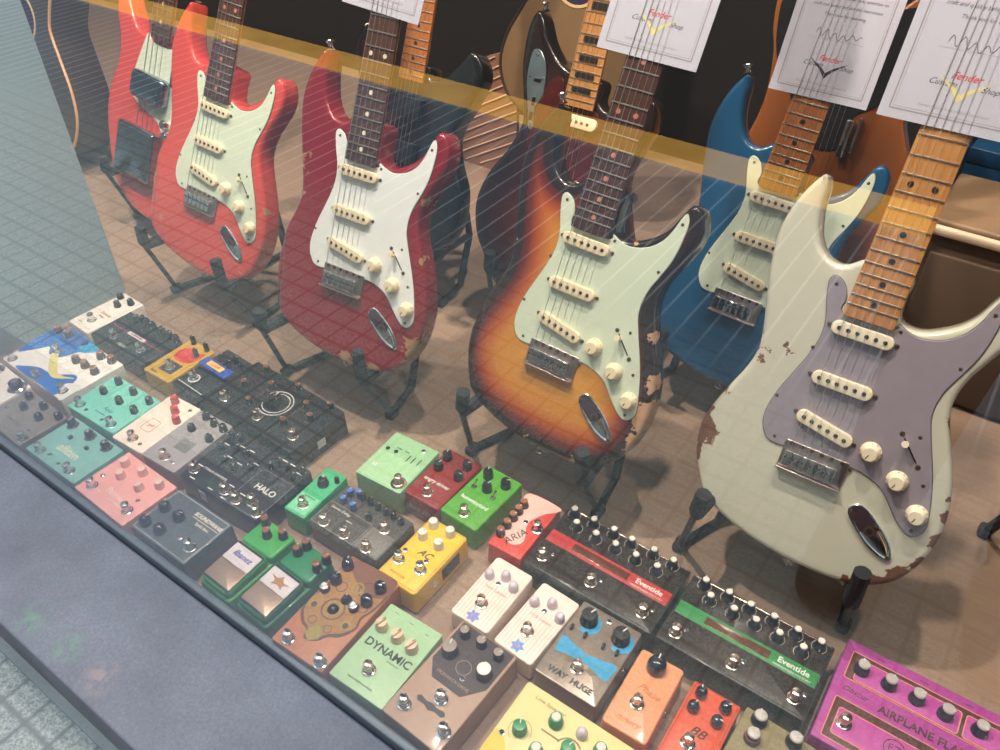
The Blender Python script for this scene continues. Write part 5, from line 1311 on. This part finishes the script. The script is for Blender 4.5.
for x in (-20, 20):
    o = link('footswitch', FSM, p.root); o.location = (x / 1000, -0.036, p.h)

# ---- front row
p = Pedal('p7', 'white pedal cut by left picture edge, with one big dark knob', rgb(238, 230, 226), rc=3)
p.knobs('skirt', 12, 16, which=[0]).text('SPACE ECHO', (10, -12), 9, LINEB)
for x in (-40, 40):
    o = link('footswitch', FSM, p.root); o.location = (x / 1000, -0.030, p.h)
for x in (-55, -15):
    o = link('knob', knob_mesh('skirt', 0.012, 0.016), p.root); o.location = (x / 1000, 0.026, p.h)
p = Pedal('p8', 'plain warm grey pedal with five dark blue domed knobs, in front of blue wave pedal', rgb(128, 122, 116), rc=3)
p.knobs('domed', 7, 13).feet().text('Tape Echo', (-6, -16), 10, mat('dim_print', rgb(96, 92, 90), 0.6), shear=0.3).led(0, 'dark')
o = link('footswitch', FSM, p.root); o.location = (-0.040, -0.0295, p.h)
p.d['t'].append([40, -14]); p.led(2, 'dark')
p = Pedal('allten', 'sea green pedal with cream slanted lettering and three chrome-skirted knobs', rgb(122, 180, 176), rc=3)
p.knobs('skirt', 7.5, 15).feet().led(0, 'dark').text('alliten', (-2, -9), 22, mat('cream_print', rgb(238, 232, 196), 0.6), shear=0.2, fat=0.0, sx=0.95)
for q in p.d['t'][3:5]: MB().rbox((q[0] / 1000, q[1] / 1000, p.h + 0.0025), (0.006, 0.006, 0.005), 0.001, 0.001).build('mini_switch', BLACK, p.root)
p.led(1, 'dark')
p = Pedal('pink', 'rose pink pedal with five clear pinkish knobs and two footswitches', rgb(238, 168, 166), rc=2, rb=1.0)
p.knobs('pink', 7.5, 13).feet().led(0, 'red').led(1, 'red').text('Flamma', (0, -18), 12, mat('pale_rose_print', rgb(240, 214, 208), 0.6), fat=0.02)
p.dashes([(-30, -28), (20, -28)], mat('pale_rose_print', rgb(240, 214, 208), 0.6), 26, 1.2)
p = Pedal('dkgrey', 'slate grey pedal with pale outline, four glossy blue-black knobs and white lettering block', rgb(78, 90, 100), rc=2, rb=1.2)
p.outline(-57, -40, 57, 40, 0.9, mat('pale_outline', rgb(190, 190, 186), 0.6), r=2).knobs('domed', 9, 14).feet().led(0, 'red')
p.text('SOUNDWAVE', (27, 26), 9, mat('ivory_print', rgb(224, 216, 206), 0.6), fat=0.04, shear=0.25).text('Synth Bass', (28, 14), 6.5, mat('ivory_print', rgb(224, 216, 206), 0.6), fat=0.02).rect(0, 19.5, 54, 20.6, mat('ivory_print', rgb(224, 216, 206), 0.6), name='white_line')

def screamer(key, label, col, plate_m, lab_m, ks, tilt):
    p = Pedal(key, label, col, enc=False)
    W, D = p.W, p.D
    b = MB().rbox((0, 0, 0.0165), (W, D, 0.031), 0.006, 0.003, 0, taper=0.001)
    # rear block with the knobs
    b.rbox((0, D * 0.30, 0.036), (W * 0.985, D * 0.38, 0.018), 0.006, 0.004)
    b.build('enclosure', [p.mat], p.root)
    # treadle
    tr = MB().rbox((0, 0, 0), (W * 0.90, D * 0.58, 0.016), 0.007, 0.004)
    t_ = tr.build('treadle', [p.mat], p.root); t_.location = (0, -D * 0.19, 0.0385); t_.rotation_euler = (math.radians(3.5), 0, 0)
    z = 0.0082
    MB().rbox((0, 0.0, z), (W * 0.85, D * 0.535, 0.0012), 0.003, 0.0004).build('black_gasket', BLACK, t_)
    MB().rbox((0, D * 0.125, z + 0.0007), (W * 0.80, D * 0.225, 0.0012), 0.001, 0.0004).build('label_plate', lab_m, t_)
    st = MB().rbox((0, -D * 0.115, z + 0.0007), (W * 0.80, D * 0.255, 0.0012), 0.001, 0.0004)
    for k in range(7): st.box((0, -D * (0.02 + 0.03 * k), z + 0.0014), (W * 0.76, 0.0010, 0.0004))
    st.build('steel_plate', plate_m, t_)
    p.h = 0.045
    p.knobs('coppertop', 7.2, 15)
    return p, t_, z
STP = mat('brushed_plate', rgb(176, 150, 132), 0.32, 0.7, var=0.12, scale=90)
p, t_, z = screamer('ts1', 'bright green pedal with silver treadle plate and white label lettered Ibanez', rgb(50, 160, 66), STP, mat('white_label', rgb(214, 206, 214), 0.5), None, 0)
letter(t_, 'Ibanez', (0.0, p.D * 0.135, z + 0.0014), 0.013, mat('blue_print', rgb(50, 66, 160), 0.5), shear=0.3, fat=0.02)
p, t_, z = screamer('ts2', 'darker green treadle pedal with tan emblem on white label, right of Ibanez pedal', rgb(30, 126, 82), STP, mat('white_label', rgb(214, 206, 214), 0.5), None, 0)
MB().prism(spline(ccw([(-0.017, 0.004), (-0.006, 0.003), (0.000, 0.009), (0.006, 0.002), (0.017, 0.003), (0.009, -0.002), (0.011, -0.008), (0.001, -0.005), (-0.009, -0.008), (-0.007, -0.002)]), 3), 0, 0.0004).build('emblem', mat('tan_emblem', rgb(170, 120, 70), 0.5, var=0.5, scale=300), t_).location = (0.0, p.D * 0.125, z + 0.0012)

p = Pedal('brown', 'copper brown pedal with ornate gold machinery print and dark knobs', rgb(184, 116, 76), rc=3)
GOLDP = mat('old_gold_print', rgb(158, 112, 52), 0.5, var=0.35, scale=160); OLV = mat('olive_gold', rgb(150, 132, 50), 0.4, var=0.3, scale=200)
p.panel([(-43, 44), (-40, 20), (-43, -4), (-41, -24), (-28, -38), (-15, -43), (-8, -54), (8, -48), (16, -36), (29, -28), (39, -8), (35, 8), (41, 30), (39, 76), (10, 76), (-20, 76), (-42, 72)], mat('dark_umber_outline', rgb(78, 46, 30), 0.5), 0.25, 'ornate_outline', smooth=True)
p.panel([(-40, 40), (-36, 20), (-42, -4), (-38, -22), (-26, -34), (-14, -40), (-6, -50), (6, -44), (14, -32), (26, -24), (36, -8), (32, 8), (38, 30), (36, 72), (10, 74), (-20, 74), (-40, 70)], GOLDP, 0.35, 'ornate_print', smooth=True)
p.panel([(-30, 76), (36, 76), (38, 46), (10, 40), (-24, 56)], mat('umber_print', rgb(120, 74, 50), 0.5), 0.45, 'ornate_print', smooth=True)
for (x, y, r) in ((-32, -10, 7), (24, -12, 7), (-6, -2, 12), (0, 40, 9)): p.circle((x, y), r, 2.4, OLV, 'gold_wheel', th=0.8)
for (x, y, r, w2) in ((-6, -2, 16, 1.6), (-32, -10, 4, 4), (24, -12, 4, 4), (14, 44, 13, 1.4), (-20, 30, 8, 1.2), (26, 20, 7, 1.2), (-6, -2, 7, 2.0), (8, -28, 6, 1.0), (-18, -28, 6, 1.0)): p.circle((x, y), r, w2, mat('dark_umber_outline', rgb(78, 46, 30), 0.5), 'engraved_ring', th=0.6)
p.panel([(-14, -46), (-2, -54), (8, -46), (4, -32), (-8, -30)], OLV, 0.9, 'gold_crest')
for (x, y) in ((-6, -2), (-1, 18)): MB().lathe([(0.008, 0), (0.006, 0.004), (0.003, 0.006)], 18).build('dark_boss', BLACK, p.root).location = (x / 1000, y / 1000, p.h)
p.knobs('domed', 8.5, 15, which=(0, 1, 2, 3)).knobs('black', 5, 9, which=(4,)).feet()
for q in (p.d['t'][0], p.d['t'][1]):
    o = link('jewel_lamp', knob_mesh('jewel', 0.0072, 0.012), p.root); x, y = p.clamp(q, 7); o.location = (x, y, p.h)
p = Pedal('dyn', 'pale mint pedal lettered DYNAMIC with three cream pointer knobs', rgb(172, 208, 166), rc=2.5, rb=1.2)
p.knobs('cream', 8.5, 13, rot=75).feet(True).text('DYNAMIC', (1, 1), 15.5, mat('dark_green_print', rgb(34, 48, 46), 0.6), fat=0.025, sx=1.02).text('compressor', (16, -8), 4, mat('green_print', rgb(70, 110, 80), 0.6)).text('hand made overdrive', (-2, -48), 4.5, mat('green_print', rgb(70, 110, 80), 0.6)).dashes([(-26, 52), (0, 50), (26, 48)], mat('green_print', rgb(70, 110, 80), 0.6), 6, 0.8)
p = Pedal('tan', 'champagne tan pedal with black hexagonal panel, grey knobs and one white knob', rgb(176, 146, 128), rc=3, rb=1.6, metal=0.05, rough=0.46)
p.panel([(-40, 74), (40, 74), (40, 18), (20, -8), (-24, -8), (-40, 12)], mat('brown_black_print', rgb(52, 38, 36), 0.4, var=0.2), 0.4, 'dark_panel')
LT = mat('tan_line', rgb(170, 140, 120), 0.6)
p.circle((0, 24), 10, 0.7, LT, th=0.7).dashes([(-20, 10), (20, 10), (0, -2), (0, 48), (-26, 46), (26, 46)], LT, 14, 0.8).text('MONARCH DRIVE', (0, 3), 6, LT, z=0.0006)
p.knobs('grey', 7, 14, which=(0, 1, 2)).knobs('grey', 11, 16, which=(3,)).knobs('whitebig', 10.5, 16, which=(4,)).feet().led(0, 'dark')
p.panel([(-22, -36), (-18, -33), (-8, -35), (0, -33), (8, -35), (18, -33), (22, -37), (18, -41), (8, -40), (0, -43), (-8, -40), (-18, -41)], mat('brown_black_print', rgb(52, 38, 36), 0.4), 0.4, 'dark_emblem')
p = Pedal('creamgreen', 'pale cream-yellow pedal with green knobs at the bottom edge, below the pewter one', rgb(236, 222, 160), rc=4, rb=1.6)
p.knobs('greenwhite', 9, 15, which=(0, 2, 4)).knobs('green', 9, 14, which=(1, 5)).knobs('lilac', 7, 12, which=(3,)).led(0, 'dark')
p.circle((4, 12), 16, 2.0, mat('taupe_print', rgb(150, 124, 100), 0.6), a0=10, a1=170).circle((-53, 1), 14, 0.6, mat('taupe_print', rgb(150, 124, 100), 0.6), a0=0, a1=250).rect(-34, 16, -10, 18, mat('taupe_print', rgb(150, 124, 100), 0.6), name='printed_bar')
p.panel([(-76, -12), (-60, -20), (-48, -40), (-50, -57), (-76, -57)], mat('yellow_print', rgb(240, 206, 70), 0.5), 0.35, 'yellow_corner', smooth=True).text('Lime Squeezer', (-40, 46), 7, mat('taupe_print', rgb(150, 124, 100), 0.6), shear=0.2)
for x in (-40, 0, 40):
    o = link('footswitch', FSM, p.root); o.location = (x / 1000, -0.042, p.h)

# ================================================================== the photographer, seen only as the dark shape mirrored in the right of the pane
def skin(name, pts, edges, root_i, m_, parent, levels=2):
    me = bpy.data.meshes.new(name)
    bm = bmesh.new()
    lay = bm.verts.layers.skin.verify()
    vs = []
    for i, (co, r) in enumerate(pts):
        v = bm.verts.new(co)
        rr = r if isinstance(r, tuple) else (r, r)
        v[lay].radius = rr; v[lay].use_root = (i == root_i)
        vs.append(v)
    for a, c in edges: bm.edges.new((vs[a], vs[c]))
    bm.to_mesh(me); bm.free()
    me.materials.append(m_)
    o = link(name, me, parent)
    md = o.modifiers.new('skin', 'SKIN'); md.use_smooth_shade = True
    sd = o.modifiers.new('smooth', 'SUBSURF'); sd.levels = levels; sd.render_levels = levels
    return o

class Sk:
    def __init__(s): s.p = []; s.e = []
    def pt(s, co, r, link_to=None):
        s.p.append((co, r)); i = len(s.p) - 1
        if link_to is not None: s.e.append((link_to, i))
        return i
    def chain(s, start, seq):
        for co, r in seq: start = s.pt(co, r, start)
        return start

PX, PY, PZ = 0.10, -0.40, PV
person = empty('person', (PX, PY, PZ))
tag(person, 'person in dark jacket holding a phone, mirrored dark in right of pane', 'person')
SKIN = mat('skin', rgb(198, 150, 124), 0.5, var=0.06)
JACK = mat('dark_jacket_cloth', rgb(16, 17, 21), 0.9, var=0.2, scale=200, bump=0.2)
TROU = mat('dark_trouser_cloth', rgb(18, 19, 26), 0.9, var=0.2, scale=200, bump=0.2)
SHOE = mat('dark_shoe_leather', rgb(22, 20, 20), 0.5)
HAIR = mat('dark_hair', rgb(26, 18, 14), 0.6, var=0.3, scale=300)
L = lambda x, y, z: (x - PX, y - PY, z - PZ)
HR = L(0.088, 0.012, 0.930); HL = L(-0.094, -0.078, 0.930)      # wrists' ends beside the phone
s = Sk()
pel = s.pt((0, 0, 0.95), (0.095, 0.075))
sp = s.chain(pel, [((0, -0.01, 1.10), (0.095, 0.075)), ((0, -0.01, 1.27), (0.115, 0.085))])
nk = s.chain(sp, [((0, -0.01, 1.40), (0.09, 0.07)), ((0, 0.01, 1.47), 0.052)])
hd = s.chain(nk, [((0, 0.035, 1.56), (0.072, 0.085)), ((0, 0.03, 1.64), (0.074, 0.09)), ((0, 0.025, 1.70), (0.05, 0.055))])
s.chain(hd - 1, [((0, 0.125, 1.575), 0.014)])                      # nose
for sx in (-1, 1): s.chain(hd - 1, [((sx * 0.083, 0.02, 1.60), 0.012)])   # ears
for sx, wr in ((-1, HL), (1, HR)):
    el = (sx * 0.27, 0.10, 1.10)
    sh = s.chain(sp, [((sx * 0.14, -0.01, 1.37), 0.055), ((sx * 0.195, 0.0, 1.35), 0.052)])
    w0 = tuple(wr[k] * 0.86 + el[k] * 0.14 for k in range(3))
    w_ = s.chain(sh, [(tuple(0.5 * (a + c) for a, c in zip((sx * 0.195, 0, 1.35), el)), 0.044), (el, 0.040), (tuple(0.5 * (a + c) for a, c in zip(el, w0)), 0.036), (w0, 0.026)])
    palm = s.chain(w_, [(wr, (0.034, 0.016))])
    f = (-sx)                                                     # fingers close inwards behind the phone
    for k in range(4):
        ln = (0.9, 1.0, 0.95, 0.78)[k]
        b0 = (wr[0] + sx * 0.004, wr[1] + 0.030 - 0.006 * k, wr[2] + 0.026 - 0.018 * k)
        s.chain(palm, [(b0, 0.0095), ((b0[0] + f * 0.014 * ln, b0[1] + 0.018 * ln, b0[2] + 0.002), 0.0085), ((b0[0] + f * 0.034 * ln, b0[1] + 0.016 * ln, b0[2] - 0.002), 0.0075)])
    s.chain(palm, [((wr[0] + f * 0.010, wr[1] - 0.012, wr[2] + 0.026), 0.0105), ((wr[0] + f * 0.030, wr[1] - 0.006, wr[2] + 0.040), 0.0085)])
for sx in (-1, 1):
    s.chain(pel, [((sx * 0.085, 0, 0.86), 0.060), ((sx * 0.10, 0.02, 0.50), 0.048), ((sx * 0.105, -0.02, 0.28), 0.044), ((sx * 0.105, -0.03, 0.09), 0.036), ((sx * 0.113, 0.09, 0.042), (0.036, 0.028))])
skin('body', s.p, s.e, pel, SKIN, person)
s = Sk()
b0 = s.pt((0, -0.002, 0.84), (0.150, 0.140))
sp = s.chain(b0, [((0, -0.008, 0.95), (0.150, 0.135)), ((0, -0.01, 1.08), (0.150, 0.122)), ((0, -0.01, 1.27), (0.17, 0.125)), ((0, -0.012, 1.40), (0.10, 0.085)), ((0, -0.005, 1.45), (0.068, 0.066))])
for sx, wr in ((-1, HL), (1, HR)):
    el = (sx * 0.27, 0.10, 1.10); w0 = tuple(wr[k] * 0.80 + el[k] * 0.20 for k in range(3))
    s.chain(sp - 2, [((sx * 0.15, -0.01, 1.365), 0.072), ((sx * 0.20, 0.0, 1.345), 0.068), (tuple(0.5 * (a + c) for a, c in zip((sx * 0.195, 0, 1.35), el)), 0.062), (el, 0.058), (tuple(0.5 * (a + c) for a, c in zip(el, w0)), 0.052), (w0, 0.042)])
skin('jacket', s.p, s.e, b0, JACK, person)
s = Sk()
b0 = s.pt((0, 0, 1.00), 0.118)
hp = s.pt((0, 0, 0.91), 0.118, b0)
for sx in (-1, 1): s.chain(hp, [((sx * 0.085, 0, 0.80), 0.092), ((sx * 0.10, 0.02, 0.50), 0.074), ((sx * 0.105, -0.02, 0.28), 0.068), ((sx * 0.105, -0.030, 0.075), 0.064)])
skin('trousers', s.p, s.e, b0, TROU, person)
for sx in (-1, 1):
    s = Sk(); b0 = s.pt((sx * 0.105, -0.07, 0.052), 0.054)
    s.chain(b0, [((sx * 0.108, 0.0, 0.062), 0.060), ((sx * 0.113, 0.08, 0.048), (0.052, 0.048)), ((sx * 0.118, 0.165, 0.040), (0.046, 0.040))])
    skin('shoe', s.p, s.e, b0, SHOE, person)
s = Sk(); b0 = s.pt((0, -0.025, 1.54), (0.074, 0.060))
s.chain(b0, [((0, -0.018, 1.61), (0.092, 0.080)), ((0, 0.010, 1.68), (0.090, 0.092)), ((0, 0.040, 1.725), (0.064, 0.066))])
skin('hair', s.p, s.e, b0, HAIR, person)
for sx in (-1, 1): MB().lathe([(0.001, 0), (0.008, 0.003), (0.010, 0.007), (0.007, 0.011)], 14, 0, Matrix.Translation((sx * 0.031, 0.097, 1.60)) @ Matrix.Rotation(-math.pi / 2, 4, 'X')).build('eye', mat('eye_dark', rgb(40, 30, 26), 0.2), person)
MB().rbox((0, 0.112, 1.535), (0.046, 0.012, 0.010), 0.005, 0.004).build('mouth', mat('lip', rgb(150, 84, 78), 0.5), person)

pm = cam.matrix_world.copy()
pm.translation = Vector((0, 0, 0.95)) - f0 * 0.014
phone = empty('phone', matrix=pm)
tag(phone, 'dark phone held in both hands by the person outside the pane', 'phone')
MB().rbox((0.035, -0.012, 0.0), (0.150, 0.072, 0.008), 0.009, 0.003).build('phone_body', BLACK, phone)
MB().rbox((0.035, -0.012, 0.0043), (0.142, 0.066, 0.0008), 0.006, 0.0003).build('screen', mat('phone_screen', rgb(12, 14, 18), 0.1, coat=0.5), phone)
